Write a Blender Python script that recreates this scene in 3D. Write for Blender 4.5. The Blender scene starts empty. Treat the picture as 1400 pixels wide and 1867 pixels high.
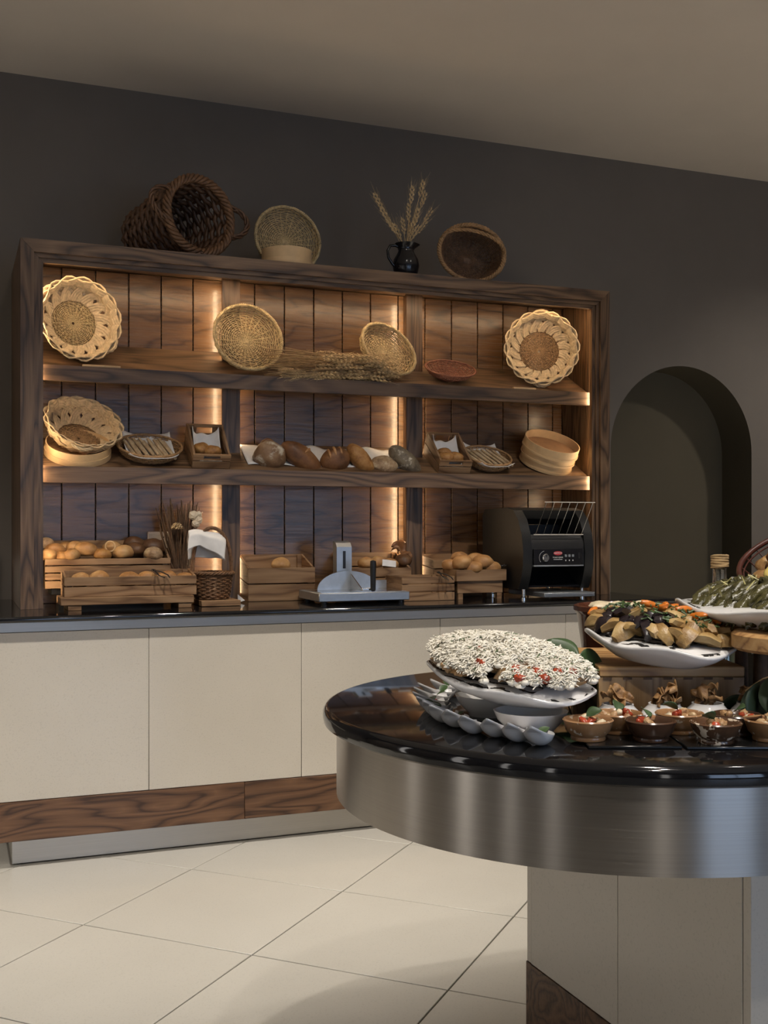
import bpy, bmesh, math, random
from math import sin, cos, pi, radians, sqrt
from mathutils import Vector, Matrix, Euler, noise

random.seed(7)
S = bpy.context.scene
COL = S.collection

# ------------------------------------------------------------------ camera
H = 1.232                       # eye height
F = 2000.0                      # focal length in pixels of the 1400 x 1867 frame
HOR = 960.0                     # horizon row
A = radians(68.5)               # heading from the +X axis (X runs along the back wall)
DV = Vector((cos(A), sin(A), 0)); RV = Vector((sin(A), -cos(A), 0))
cam_d = bpy.data.cameras.new('camera'); cam = bpy.data.objects.new('camera', cam_d)
COL.objects.link(cam); S.camera = cam
cam.location = (0, 0, H); cam.rotation_euler = (pi/2, 0, A - pi/2)
cam_d.sensor_fit = 'HORIZONTAL'; cam_d.sensor_width = 36; cam_d.lens = 36*F/1400
cam_d.shift_y = (HOR - 933.5)/1400
cam_d.clip_start = 0.02

def ray(u, v): return DV + RV*((u-700)/F) + Vector((0, 0, -(v-HOR)/F))
def atz(u, v, z): r = ray(u, v); return Vector((0, 0, H)) + r*((z-H)/r.z)
def aty(u, v, y): r = ray(u, v); return Vector((0, 0, H)) + r*(y/r.y)
def cz(X, Z, z): p = DV*Z + RV*X; return Vector((p.x, p.y, z))      # camera-right, camera-depth, height
CY = A - pi/2                   # yaw that turns local x to the camera's right

# ------------------------------------------------------------------ light
w = bpy.data.worlds.new('world'); S.world = w; w.use_nodes = True
bg = w.node_tree.nodes['Background']; bg.inputs[0].default_value = (1.0, .86, .7, 1); bg.inputs[1].default_value = 0.02
S.view_settings.view_transform = 'Standard'; S.view_settings.look = 'None'
S.view_settings.exposure = -0.12; S.view_settings.gamma = 1.0; S.view_settings.use_curve_mapping = False
S.cycles.use_denoising = True
S.cycles.max_bounces = 8
S.cycles.sample_clamp_indirect = 4.0

def spot(loc, target, watts, size=60, blend=.5, color=(1, .92, .82), radius=.05):  # makes both the room's own spots and the added unseen ones
    l = bpy.data.lights.new('ceiling_or_added_spot', 'SPOT'); l.energy = watts; l.spot_size = radians(size); l.spot_blend = blend
    l.color = color; l.shadow_soft_size = radius
    o = bpy.data.objects.new('ceiling_or_added_spot', l); COL.objects.link(o); o.location = loc
    o.rotation_euler = (Vector(target)-Vector(loc)).to_track_quat('-Z', 'Y').to_euler()
    return o
SPOTS = [((x, 2.60, 3.2), (x+.05, 4.0, .15), e, 66, .75) for x, e in ((-1.0, 110), (.15, 138), (1.25, 130), (2.35, 122), (3.5, 60))]
SPOTS += [((-2.1, 4.0, 3.2), (-1.9, 4.0, 0), 420, 70, .8), ((-2.1, 2.4, 3.2), (-2.1, 2.4, 0), 160, 60, .8)]  # unseen spots added at the left; their floor bounce lifts the ceiling
SPOTS += [((4.7, y, 3.2), (4.7, y, 0), e, 66, .8) for y, e in ((.2, 560), (1.6, 620), (3.0, 420))]  # likewise added out of view at the right, to brighten the ceiling
SPOTS += [((1.05, 1.0, 3.2), (.95, 2.3, 0), 120, 72, .6, (1, .92, .82), .03), ((.8, .2, 3.2), (.75, 2.2, 0), 85, 60, .6, (1, .92, .82), .03)]
SPOTS += [((x, y, 3.2), (x, y, 0), 60, 30, .5) for x, y in ((.9, -.8), (2.6, -1.2), (-.8, -1.8), (3.6, -.4))]  # added behind the viewer; their floor pools show as streaks in the steel
SPOTS += [((x, y, 3.2), (x, y, 0), 26, 15, .3) for x, y in ((-1.3, .5), (-1.1, -.7), (.1, -1.9), (1.7, -2.1), (2.3, -.5), (-2.0, 1.5), (-.4, -.2))]  # more added narrow beams, only for streaks mirrored in the apron
SPOTS += [((2.0, 1.2, 3.2), (1.6, 1.75, .9), 60, 46, .8)]
SPOTS += [((.35, -.5, 3.1), (1.35, 1.75, .95), 70, 34, .8)]  # added frontal fill in place of soft daylight from the front left
SPOTS += [((4.9, 3.6, 3.2), (4.3, 5.1, .9), 90, 76, 1.0)]
SPOTS += [((x, 3.0, 3.2), (x+.1, 4.55, 2.35), 11, 64, 1.0) for x in (.5, 1.5, 2.5)]
for a in SPOTS: spot(*a)

# ------------------------------------------------------------------ mesh helpers
class MB:
    def __init__(s): s.v = []; s.f = []
    def add(s, vs, fs):
        n = len(s.v); s.v += [tuple(p) for p in vs]; s.f += [tuple(i+n for i in q) for q in fs]; return s
    def xf(s, M, start=0):
        for i in range(start, len(s.v)): s.v[i] = tuple(M @ Vector(s.v[i]))
        return s
    def box(s, x0, x1, y0, y1, z0, z1, c=0.0, M=None):
        n = len(s.v)
        if c <= 0:
            s.add([(x, y, z) for x in (x0, x1) for y in (y0, y1) for z in (z0, z1)],
                  [(0, 1, 3, 2), (4, 6, 7, 5), (0, 4, 5, 1), (2, 3, 7, 6), (0, 2, 6, 4), (1, 5, 7, 3)])
        else:
            bx_, by_, bz_ = (x0, x1), (y0, y1), (z0, z1); vs = []; idx = {}
            for i in (0, 1):
                for j in (0, 1):
                    for k in (0, 1):
                        X, Y, Z = bx_[i], by_[j], bz_[k]
                        sx, sy, sz = (1, -1)[i]*c, (1, -1)[j]*c, (1, -1)[k]*c
                        idx[i, j, k] = len(vs)
                        vs += [(X, Y+sy, Z+sz), (X+sx, Y, Z+sz), (X+sx, Y+sy, Z)]
            fs = []
            def q(ax, pts): fs.append(tuple(idx[p]+ax for p in pts))
            for e in (0, 1):
                q(0, [(e, 0, 0), (e, 0, 1), (e, 1, 1), (e, 1, 0)][::(1 if e == 0 else -1)])
                q(1, [(0, e, 0), (1, e, 0), (1, e, 1), (0, e, 1)][::(1 if e == 0 else -1)])
                q(2, [(0, 0, e), (0, 1, e), (1, 1, e), (1, 0, e)][::(1 if e == 0 else -1)])
            for a_ in (0, 1):
                for b_ in (0, 1):
                    p, r = idx[a_, b_, 0], idx[a_, b_, 1]; t = (p, p+1, r+1, r)
                    fs.append(t if (a_ != b_) else t[::-1])
                    p, r = idx[a_, 0, b_], idx[a_, 1, b_]; t = (p+2, p, r, r+2)
                    fs.append(t if (a_ != b_) else t[::-1])
                    p, r = idx[0, a_, b_], idx[1, a_, b_]; t = (p+1, p+2, r+2, r+1)
                    fs.append(t if (a_ != b_) else t[::-1])
            for i in (0, 1):
                for j in (0, 1):
                    for k in (0, 1):
                        p = idx[i, j, k]; t = (p, p+1, p+2)
                        fs.append(t if (i+j+k) % 2 == 0 else t[::-1])
            s.add(vs, fs)
        if M is not None: s.xf(M, n)
        return s
    def tube(s, pts, r, n=6, closed=False, flat=1.0):
        pts = [Vector(p) for p in pts]; m = len(pts)
        rr = r if isinstance(r, (list, tuple)) else [r]*m
        base = len(s.v); prev = None
        for i, p in enumerate(pts):
            if closed: t = pts[(i+1) % m]-pts[i-1]
            else: t = pts[min(i+1, m-1)]-pts[max(i-1, 0)]
            if t.length < 1e-9: t = Vector((0, 0, 1))
            t.normalize()
            if prev is None:
                up = Vector((0, 0, 1)) if abs(t.z) < .9 else Vector((1, 0, 0))
                a = t.cross(up).normalized()
            else:
                a = prev - t*prev.dot(t)
                a = a.normalized() if a.length > 1e-6 else t.orthogonal().normalized()
            prev = a; b = t.cross(a)
            for k in range(n):
                an = 2*pi*k/n
                s.v.append(tuple(p + a*(cos(an)*rr[i]) + b*(sin(an)*rr[i]*flat)))
        for i in range(m if closed else m-1):
            j = (i+1) % m
            for k in range(n):
                l = (k+1) % n
                s.f.append((base+i*n+k, base+i*n+l, base+j*n+l, base+j*n+k))
        if not closed:
            s.f.append(tuple(base+k for k in range(n))[::-1]); s.f.append(tuple(base+(m-1)*n+k for k in range(n)))
        return s
    def lathe(s, prof, n=32, sx=1.0, sy=1.0, fn=None):
        base = len(s.v); m = len(prof)
        for (r, z) in prof:
            for k in range(n):
                t = 2*pi*k/n
                p = (r*cos(t)*sx, r*sin(t)*sy, z)
                s.v.append(fn(p, t, r) if fn else p)
        for i in range(m-1):
            for k in range(n):
                l = (k+1) % n
                s.f.append((base+i*n+k, base+i*n+l, base+(i+1)*n+l, base+(i+1)*n+k))
        s.f.append(tuple(base+k for k in range(n))[::-1]); s.f.append(tuple(base+(m-1)*n+k for k in range(n)))
        return s
    def prism(s, poly, d0, d1, axis='x'):
        n = len(poly); b = len(s.v)
        for d in (d0, d1):
            for (p, q) in poly:
                s.v.append({'x': (d, p, q), 'y': (p, d, q), 'z': (p, q, d)}[axis])
        s.f.append(tuple(b+i for i in range(n))); s.f.append(tuple(b+n+i for i in range(n))[::-1])
        for i in range(n):
            j = (i+1) % n; s.f.append((b+i, b+n+i, b+n+j, b+j))
        return s
    def blob(s, rx, ry, rz, seed=0, amp=.12, fr=1.6, nu=20, nv=12, flat=0.0, shape=None):
        base = len(s.v); o = Vector((seed*3.17, seed*1.31, seed*7.7))
        for j in range(nv+1):
            ph = -pi/2 + pi*j/nv
            for i in range(nu):
                th = 2*pi*i/nu
                d = Vector((cos(ph)*cos(th), cos(ph)*sin(th), sin(ph)))
                k = 1 + amp*noise.noise(d*fr+o) + amp*.4*noise.noise(d*fr*3+o)
                if shape: k *= shape(d)
                z = d.z*rz*k
                if flat and z < -rz*(1-flat): z = -rz*(1-flat) + (z+rz*(1-flat))*.12
                s.v.append((d.x*rx*k, d.y*ry*k, z))
        for j in range(nv):
            for i in range(nu):
                l = (i+1) % nu
                s.f.append((base+j*nu+i, base+j*nu+l, base+(j+1)*nu+l, base+(j+1)*nu+i))
        return s
    def grid(s, fn, nu, nv):
        base = len(s.v)
        for j in range(nv+1):
            for i in range(nu+1): s.v.append(tuple(fn(i/nu, j/nv)))
        for j in range(nv):
            for i in range(nu):
                a = base+j*(nu+1)+i; s.f.append((a, a+1, a+nu+2, a+nu+1))
        return s
    def mesh(s, name, mat, ang=38, weld=False):
        me = bpy.data.meshes.new(name); me.from_pydata(s.v, [], s.f)
        bm = bmesh.new(); bm.from_mesh(me)
        if weld: bmesh.ops.remove_doubles(bm, verts=bm.verts, dist=1e-5)
        bmesh.ops.recalc_face_normals(bm, faces=bm.faces)
        bm.to_mesh(me); bm.free()
        me.polygons.foreach_set('use_smooth', [True]*len(me.polygons))
        me.set_sharp_from_angle(angle=radians(ang))
        me.materials.append(mat); me.update()
        return me

def link(name, data, parent=None, loc=(0, 0, 0), rot=(0, 0, 0), scale=(1, 1, 1)):
    o = bpy.data.objects.new(name, data); COL.objects.link(o)
    o.parent = parent; o.location = loc; o.rotation_euler = rot; o.scale = scale
    return o
def tag(o, label, cat, group=None, kind=None):
    o['label'] = label; o['category'] = cat
    if group: o['group'] = group
    if kind: o['kind'] = kind
    return o
def obj(name, mb, mat, parent=None, loc=(0, 0, 0), rot=(0, 0, 0), ang=38, weld=False, kind=None, solid=0, label=None, subd=0):
    o = link(name, mb.mesh(name, mat, ang, weld), parent, loc, rot)
    if kind: o['kind'] = kind
    if label: o['label'] = label
    if solid:
        m = o.modifiers.new('solid', 'SOLIDIFY'); m.thickness = solid; m.offset = 0
    if subd:
        m = o.modifiers.new('subd', 'SUBSURF'); m.levels = subd; m.render_levels = subd
    return o
def thing(name, label, cat, loc=(0, 0, 0), rot=(0, 0, 0), group=None):
    return tag(link(name, None, None, loc, rot), label, cat, group)
def struct(o): o['kind'] = 'structure'; return o
def copy_tree(o, parent=None):
    c = o.copy(); COL.objects.link(c); c.parent = parent
    for ch in list(o.children): copy_tree(ch, c)
    return c

# ------------------------------------------------------------------ materials
class NT:
    def __init__(s, name):
        s.m = bpy.data.materials.new(name); s.m.use_nodes = True; s.t = s.m.node_tree
        s.b = s.t.nodes['Principled BSDF']
    def n(s, typ, **kw):
        nd = s.t.nodes.new(typ)
        for k, v in kw.items(): setattr(nd, k, v)
        return nd
    def l(s, a, b): s.t.links.new(a, b)
    def math(s, op, a, b=None, c=None):
        nd = s.n('ShaderNodeMath', operation=op)
        for i, x in enumerate((a, b, c)):
            if x is None: continue
            if isinstance(x, (int, float)): nd.inputs[i].default_value = x
            else: s.l(x, nd.inputs[i])
        return nd.outputs[0]
    def coords(s, scale=(1, 1, 1), rnd=True, kind='Object', rot=(0, 0, 0)):
        tc = s.n('ShaderNodeTexCoord'); mp = s.n('ShaderNodeMapping')
        mp.inputs['Scale'].default_value = scale; mp.inputs['Rotation'].default_value = rot
        out = tc.outputs[kind]
        if rnd:
            oi = s.n('ShaderNodeObjectInfo'); ad = s.n('ShaderNodeVectorMath', operation='ADD')
            sc = s.math('MULTIPLY', oi.outputs['Random'], 13.7)
            s.l(out, ad.inputs[0]); s.l(sc, ad.inputs[1]); out = ad.outputs[0]
        s.l(out, mp.inputs['Vector'])
        return mp.outputs[0]
    def noise(s, vec, scale, detail=3, rough=.5, dist=0):
        nd = s.n('ShaderNodeTexNoise'); nd.inputs['Scale'].default_value = scale
        nd.inputs['Detail'].default_value = detail; nd.inputs['Roughness'].default_value = rough
        nd.inputs['Distortion'].default_value = dist
        s.l(vec, nd.inputs['Vector']); return nd.outputs['Fac']
    def ramp(s, fac, stops):
        r = s.n('ShaderNodeValToRGB'); e = r.color_ramp.elements
        e[0].position, e[0].color = stops[0][0], (*stops[0][1], 1)
        e[1].position, e[1].color = stops[-1][0], (*stops[-1][1], 1)
        for p, c in stops[1:-1]:
            x = e.new(p); x.color = (*c, 1)
        s.l(fac, r.inputs[0]); return r.outputs[0]
    def mix(s, fac, a, b, mode='MIX'):
        m = s.n('ShaderNodeMix', data_type='RGBA', blend_type=mode)
        for sock, x in ((m.inputs[0], fac), (m.inputs[6], a), (m.inputs[7], b)):
            if isinstance(x, (int, float)): sock.default_value = x
            elif isinstance(x, tuple): sock.default_value = (*x, 1)
            else: s.l(x, sock)
        return m.outputs[2]
    def bump(s, h, strength=.2, dist=.01):
        b = s.n('ShaderNodeBump'); b.inputs['Strength'].default_value = strength; b.inputs['Distance'].default_value = dist
        s.l(h, b.inputs['Height']); s.l(b.outputs[0], s.b.inputs['Normal'])
    def set(s, **kw):
        for k, v in kw.items():
            i = s.b.inputs[k.replace('_', ' ')]
            if isinstance(v, (int, float)): i.default_value = v
            elif isinstance(v, tuple): i.default_value = (*v, 1) if len(v) == 3 else v
            else: s.l(v, i)
        return s

def wood(name, dark, mid, light, axis='x', ring=9, rough=.4, spec=.5, along=.9, across=7, fine=1.0, tint=.25, fw=.6, grain=.55):
    k = NT(name)
    sc = {'x': (along, across, across), 'y': (across, along, across), 'z': (across, across, along)}[axis]
    c = k.coords(sc)
    n1 = k.noise(c, 1.0, 2, .45, .3)
    rings = k.math('PINGPONG', k.math('MULTIPLY', n1, ring), .5)
    rings = k.math('MULTIPLY', rings, 2.0)
    sf = {'x': (3, 90, 90), 'y': (90, 3, 90), 'z': (90, 90, 3)}[axis]
    fn = k.noise(k.coords(sf), 1.6*fine, 4, .6)
    f = k.math('ADD', k.math('MULTIPLY', rings, 1-fw), k.math('MULTIPLY', fn, fw))
    col = k.ramp(f, [(.14, dark), (.45, mid), (.85, light)])
    ln = k.ramp(k.math('ADD', rings, k.math('MULTIPLY', fn, .35)), [(.18, (1, 1, 1)), (.48, (0, 0, 0))])
    col = k.mix(k.math('MULTIPLY', ln, grain), col, dark)
    oi = k.n('ShaderNodeObjectInfo')
    hv = k.n('ShaderNodeHueSaturation'); k.l(col, hv.inputs['Color'])
    k.l(k.math('ADD', k.math('MULTIPLY', oi.outputs['Random'], tint), 1-tint/2), hv.inputs['Value'])
    k.set(Base_Color=hv.outputs[0], Roughness=k.math('ADD', k.math('MULTIPLY', fn, -.16), rough+.08))
    k.b.inputs['Specular IOR Level'].default_value = spec
    k.bump(f, .25, .002)
    return k.m
def plain(name, col, rough=.5, var=.12, scale=14, metal=0, bump=0, spec=.5, kind='Object', coat=0, rnd=True):
    k = NT(name); c = k.coords((1, 1, 1), rnd, kind)
    n = k.noise(c, scale, 4, .6)
    a = tuple(x*(1-var) for x in col); b = tuple(min(1, x*(1+var)) for x in col)
    k.set(Base_Color=k.ramp(n, [(.3, a), (.7, b)]), Roughness=rough, Metallic=metal)
    k.b.inputs['Specular IOR Level'].default_value = spec
    if coat: k.b.inputs['Coat Weight'].default_value = coat; k.b.inputs['Coat Roughness'].default_value = .08
    if bump: k.bump(n, bump, .004)
    return k.m
def crust(name, c1, c2, c3, flour=0.0, scale=26, rough=.55):
    k = NT(name); c = k.coords()
    n = k.noise(c, scale, 5, .65); big = k.noise(c, scale*.35, 3, .5)
    col = k.ramp(k.math('ADD', k.math('MULTIPLY', n, .45), k.math('MULTIPLY', big, .6)), [(.35, c1), (.52, c2), (.72, c3)])
    if flour:
        fm = k.ramp(k.noise(c, scale*.6, 4, .7), [(.62-.22*flour, (0, 0, 0)), (.72-.12*flour, (1, 1, 1))])
        col = k.mix(fm, col, (.62, .55, .43))
    k.set(Base_Color=col, Roughness=rough); k.bump(n, .5, .006)
    return k.m
def emit(name, col, strength):
    k = NT(name); k.set(Base_Color=(.8, .8, .8), Emission_Color=col, Emission_Strength=strength); return k.m

M = {}
OAK = dict(dark=(.030, .017, .009), mid=(.112, .062, .031), light=(.205, .122, .064))
M['oak_x'] = wood('oak_x', axis='x', rough=.42, ring=10, along=1.1, across=6, **OAK)
M['oak_z'] = wood('oak_z', axis='z', rough=.4, ring=10, along=1.0, across=9, **OAK)
M['oak_panel'] = wood('oak_panel', (.042, .021, .010), (.125, .066, .031), (.20, .112, .055), axis='x', rough=.27, ring=7, along=1.7, across=8.5, fine=.8, tint=.12, fw=.75, grain=.62)
M['plinth'] = wood('plinth', (.028, .013, .007), (.10, .048, .024), (.17, .088, .045), axis='x', rough=.42, ring=12, along=1.4, across=8)
M['pine'] = wood('pine', (.10, .05, .024), (.225, .13, .066), (.32, .20, .11), axis='x', rough=.55, ring=7, along=1.5, across=9, spec=.3)
M['pine_y'] = wood('pine_y', (.10, .05, .024), (.225, .13, .066), (.32, .20, .11), axis='y', rough=.55, ring=7, along=1.5, across=9, spec=.3)
M['board'] = wood('board', (.22, .10, .035), (.46, .26, .10), (.60, .38, .17), axis='x', rough=.42, ring=8, along=2.2, across=12)
M['board_z'] = wood('board_z', (.20, .10, .04), (.40, .24, .11), (.52, .34, .17), axis='z', rough=.42, ring=9, along=2.0, across=14)
M['hoop'] = plain('hoop', (.62, .42, .22), .5, .16, 9, spec=.4)
M['hoop_dark'] = plain('hoop_dark', (.30, .16, .075), .6, .2, 20)
def wick(name, col, var=.35, rough=.55): return plain(name, col, rough, var, 60, spec=.4)
M['wick_pale'] = wick('wick_pale', (.60, .45, .27), .25)
M['wick_gold'] = wick('wick_gold', (.50, .37, .19))
M['wick_tan'] = wick('wick_tan', (.33, .19, .085))
M['wick_dark'] = wick('wick_dark', (.115, .058, .030), .5, .45)
M['wick_brown'] = wick('wick_brown', (.15, .075, .035), .45)
M['wick_red'] = wick('wick_red', (.23, .085, .045), .35)
M['wheat'] = plain('wheat', (.50, .36, .19), .7, .4, 40)
M['wheat_dry'] = plain('wheat_dry', (.34, .23, .12), .7, .45, 40)
M['twig'] = plain('twig', (.12, .068, .038), .7, .4, 50)
M['linen'] = plain('linen', (.70, .68, .66), .85, .06, 30, spec=.2)
def granite():
    k = NT('granite'); c = k.coords((1, 1, 1), False)
    n = k.noise(c, 420, 2, .5)
    k.set(Base_Color=k.ramp(n, [(.5, (.006, .006, .007)), (.74, (.011, .011, .012)), (.80, (.09, .085, .08))]), Roughness=.07)
    k.b.inputs['Specular IOR Level'].default_value = .55
    return k.m
M['granite'] = granite()
def steel(name, tangent=None, rough=.3, col=(.50, .48, .45), brush=(1, 1, 260)):
    k = NT(name); c = k.coords(brush, False)
    n = k.noise(c, 1.5, 3, .6)
    k.set(Base_Color=k.ramp(n, [(.3, tuple(x*.9 for x in col)), (.7, col)]), Metallic=1.0, Roughness=k.math('ADD', k.math('MULTIPLY', n, .12), rough-.06))
    if tangent:
        tg = k.n('ShaderNodeTangent', direction_type='RADIAL', axis='Z'); k.l(tg.outputs[0], k.b.inputs['Tangent'])
        k.b.inputs['Anisotropic'].default_value = .85; k.b.inputs['Anisotropic Rotation'].default_value = .25
    return k.m
M['steel'] = steel('steel', True, .30, (.37, .34, .305))
M['steel_flat'] = steel('steel_flat', None, .40)
M['steel_grey'] = plain('steel_grey', (.42, .44, .46), .38, .08, 30, metal=.85)
M['chrome'] = plain('chrome', (.75, .75, .74), .18, .03, 10, metal=1)
def stone(name, c1, c2, rough, spec=.5):
    k = NT(name); c = k.coords()
    n = k.noise(c, 3.2, 5, .6); s_ = k.noise(c, 190, 2, .5)
    col = k.ramp(n, [(.3, c1), (.7, c2)])
    col = k.mix(k.math('MULTIPLY', k.ramp(s_, [(.56, (0, 0, 0)), (.7, (1, 1, 1))]), .22), col, tuple(x*.62 for x in c1))
    k.set(Base_Color=col, Roughness=rough); k.b.inputs['Specular IOR Level'].default_value = spec
    return k.m
M['tile'] = stone('tile', (.60, .575, .515), (.63, .605, .545), .30)
M['cladding'] = stone('cladding', (.53, .49, .425), (.56, .52, .455), .17)
M['grout'] = plain('grout', (.09, .08, .065), .9, .1, 30)
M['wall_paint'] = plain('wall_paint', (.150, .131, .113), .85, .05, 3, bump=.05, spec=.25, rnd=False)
M['niche_tone'] = plain('niche_tone', (.085, .072, .048), .85, .05, 3, spec=.25, rnd=False)  # darker and more olive than the wall around it
M['ceiling_paint'] = plain('ceiling_paint', (.66, .585, .50), .9, .03, 2, spec=.2, rnd=False)
M['room_paint'] = plain('room_paint', (.16, .13, .105), .85, .1, 2, spec=.25, rnd=False)
M['black'] = plain('black', (.010, .010, .011), .38, .1, 60, spec=.45)
M['black_satin'] = plain('black_satin', (.009, .009, .009), .42, .2, 200, spec=.35, bump=.15)
M['black_gloss'] = plain('black_gloss', (.008, .008, .010), .2, .05, 20)
M['led'] = emit('led', (1, .74, .44), 62.0)
M['led_side'] = emit('led_side', (1, .70, .40), 24.0)
M['led_lens'] = emit('led_lens', (1, .74, .45), 50.0)
M['porcelain'] = plain('porcelain', (.74, .73, .72), .12, .03, 8)
M['streak_glow'] = emit('streak_glow', (1.0, .95, .90), 3.2)  # glow of the added panes that streak the steel
M['day'] = emit('day', (.50, .68, 1.0), 4.4)

# ------------------------------------------------------------------ the room
YW = 5.10; ZC = 3.23; X0, X1, YB = -2.6, 5.6, -3.6
struct(obj('floor', MB().box(X0, X1, YB, YW+.3, -.06, -.004), M['grout']))
FL = bpy.data.objects['floor']
# 60 cm tiles laid on the diagonal; one joint crossing is read off the photograph
T0 = atz(459, 1741, 0); TS = .6
e1 = Vector((cos(radians(45)), sin(radians(45)), 0)); e2 = Vector((-e1.y, e1.x, 0))
tile_me = MB().box(-TS/2+.0024, TS/2-.0024, -TS/2+.0024, TS/2-.0024, -.02, 0, .0012).mesh('tile', M['tile'])
for i in range(-12, 13):
    for j in range(-12, 13):
        p = T0 + e1*(TS*(i+.5)) + e2*(TS*(j+.5))
        if X0+.45 < p.x < X1-.45 and -1.6 < p.y < YW-.4:
            link('tile', tile_me, FL, p, (0, 0, radians(45)))
struct(obj('ceiling', MB().box(X0, X1, YB, YW+.3, ZC, ZC+.1), M['ceiling_paint']))
struct(obj('wall_left', MB().box(X0-.1, X0, YB, YW+.3, 0, ZC), M['room_paint']))
struct(obj('wall_right', MB().box(X1, X1+.1, YB, YW+.3, 0, ZC), M['room_paint']))
# back wall with the arched niche
AX0, AX1, ASP = aty(1113, 900, YW).x, aty(1370, 900, YW).x, 1.655
AR = (AX1-AX0)/2; AXC = (AX0+AX1)/2; ND = .26
mb = MB(); NA = 40
arc = [(AXC-AR*cos(pi*i/NA), ASP+AR*sin(pi*i/NA)) for i in range(NA+1)]
mb.add([(X0, YW, 0), (AX0, YW, 0), (AX0, YW, ASP), (AX0, YW, ZC), (X0, YW, ZC)], [(0, 1, 2, 3, 4)])
mb.add([(AX1, YW, 0), (X1, YW, 0), (X1, YW, ZC), (AX1, YW, ZC), (AX1, YW, ASP)], [(0, 1, 2, 3, 4)])
for i in range(NA):
    (a, b), (c, d) = arc[i], arc[i+1]
    mb.add([(a, YW, b), (c, YW, d), (c, YW, ZC), (a, YW, ZC)], [(0, 1, 2, 3)])
mb.box(X0, AX0-.001, YW+.001, YW+.3, 0, ZC).box(AX1+.001, X1, YW+.001, YW+.3, 0, ZC).box(AX0, AX1, YW+.001, YW+.3, ASP+AR+.002, ZC)
WB = struct(obj('wall_back', mb, M['wall_paint']))
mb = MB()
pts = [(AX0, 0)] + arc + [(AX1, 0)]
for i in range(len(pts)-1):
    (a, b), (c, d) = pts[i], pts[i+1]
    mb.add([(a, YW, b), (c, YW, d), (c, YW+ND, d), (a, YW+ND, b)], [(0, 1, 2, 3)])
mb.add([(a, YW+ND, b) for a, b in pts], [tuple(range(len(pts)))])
obj('arched_niche', mb, M['niche_tone'], WB, ang=50, weld=True)
# wall behind the viewer with two tall windows
struct(obj('wall_front', MB().box(X0, X1, YB-.1, YB, 0, ZC), M['room_paint']))
for n_, (a, b) in enumerate(((.7, 2.3), (3.2, 4.6))):
    wo = struct(obj('window_%d' % (n_+1), MB().box(a, b, YB+.01, YB+.03, .35, 2.15), M['day']))
    f = MB()
    for (p, q, r, s_) in ((a-.06, a, .29, 2.21), (b, b+.06, .29, 2.21), (a, b, .29, .35), (a, b, 2.15, 2.21), ((a+b)/2-.025, (a+b)/2+.025, .35, 2.15), (a, b, 1.35, 1.39)):
        f.box(p, q, YB+.002, YB+.06, r, s_, .004)
    obj('window_frame', f, M['black'], wo)
for n_, (y, wy) in enumerate(((-.9, .22), (.35, .16), (1.5, .26), (3.1, .18))):  # unseen glowing panes added on the left wall to streak the steel apron
    wo = struct(obj('window_%d' % (n_+3), MB().box(X0+.01, X0+.03, y-wy/2, y+wy/2, .1, 2.3), M['streak_glow']))
    f = MB()
    for (p, q, r, s_) in ((y-wy/2-.05, y-wy/2, .05, 2.35), (y+wy/2, y+wy/2+.05, .05, 2.35), (y-wy/2, y+wy/2, .05, .1), (y-wy/2, y+wy/2, 2.3, 2.35)):
        f.box(X0+.002, X0+.05, p, q, r, s_, .004)
    obj('window_frame', f, M['black'], wo)
wo = struct(obj('window_7', MB().box(-.75, -.5, YB+.01, YB+.03, .1, 2.3), M['streak_glow']))  # one more added pane behind the viewer, for the same steel streaks
obj('window_frame', MB().box(-.8, -.75, YB+.002, YB+.05, .05, 2.35, .004).box(-.5, -.45, YB+.002, YB+.05, .05, 2.35, .004), M['black'], wo)

# ------------------------------------------------------------------ service counter along the back wall
CT = .912                                   # worktop height
CXL, CXR, CYF = .155, 2.97, 4.13            # ends of the counter and plane of its stone front
ct = thing('service_counter', 'long buffet counter clad in beige stone with dark wood plinth and steel kick plate', 'counter', (CXL, CYF, 0))
def cpart(name, mb, mat, **k): return obj(name, mb.xf(Matrix.Translation((-CXL, -CYF, 0))), mat, ct, **k)
cpart('core', MB().box(CXL+.02, CXR-.02, CYF+.025, YW-.02, .10, CT-.022), M['grout'])
jo = [CXL, .684, 1.278, 1.876, 2.472, CXR]
for a, b in zip(jo[:-1], jo[1:]):
    cpart('stone_panel', MB().box(a+.0009, b-.0009, CYF, CYF+.022, .249, .852, .001), M['cladding'])
cpart('end_panel', MB().box(CXL, CXL+.018, CYF+.023, YW-.02, .249, .852, .001), M['cladding'])
cpart('end_panel', MB().box(CXR-.018, CXR, CYF+.023, YW-.02, .249, .852, .001), M['cladding'])
for a, b in ((CXL, 1.048), (1.0495, 1.95), (1.9515, CXR)):
    cpart('plinth_board', MB().box(a, b, CYF-.004, CYF+.02, .106, .247, .001), M['plinth'])
cpart('end_plinth', MB().box(CXL+.002, CXL+.018, CYF+.021, YW-.02, .106, .247, .001), M['plinth'])
cpart('steel_strip', MB().box(CXL+.004, CXR-.004, CYF+.003, CYF+.02, .853, CT-.021, .001), M['steel_flat'])
cpart('kick_plate', MB().box(.203, CXR-.06, 4.20, 4.215, .006, .122, .001).box(.203, .22, 4.2155, YW-.03, .006, .105), M['steel_flat'])
top = MB()
GY = 4.078
prof = [(GY+.006, CT-.021), (GY+.002, CT-.018), (GY, CT-.011), (GY+.002, CT-.004), (GY+.006, CT), (YW-.004, CT), (YW-.004, CT-.021)]
top.prism(prof, CXL-.045, CXR+.03, 'x')
tag(obj('counter_worktop', top, M['granite']), 'polished black granite worktop of the long back counter', 'worktop')
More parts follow.
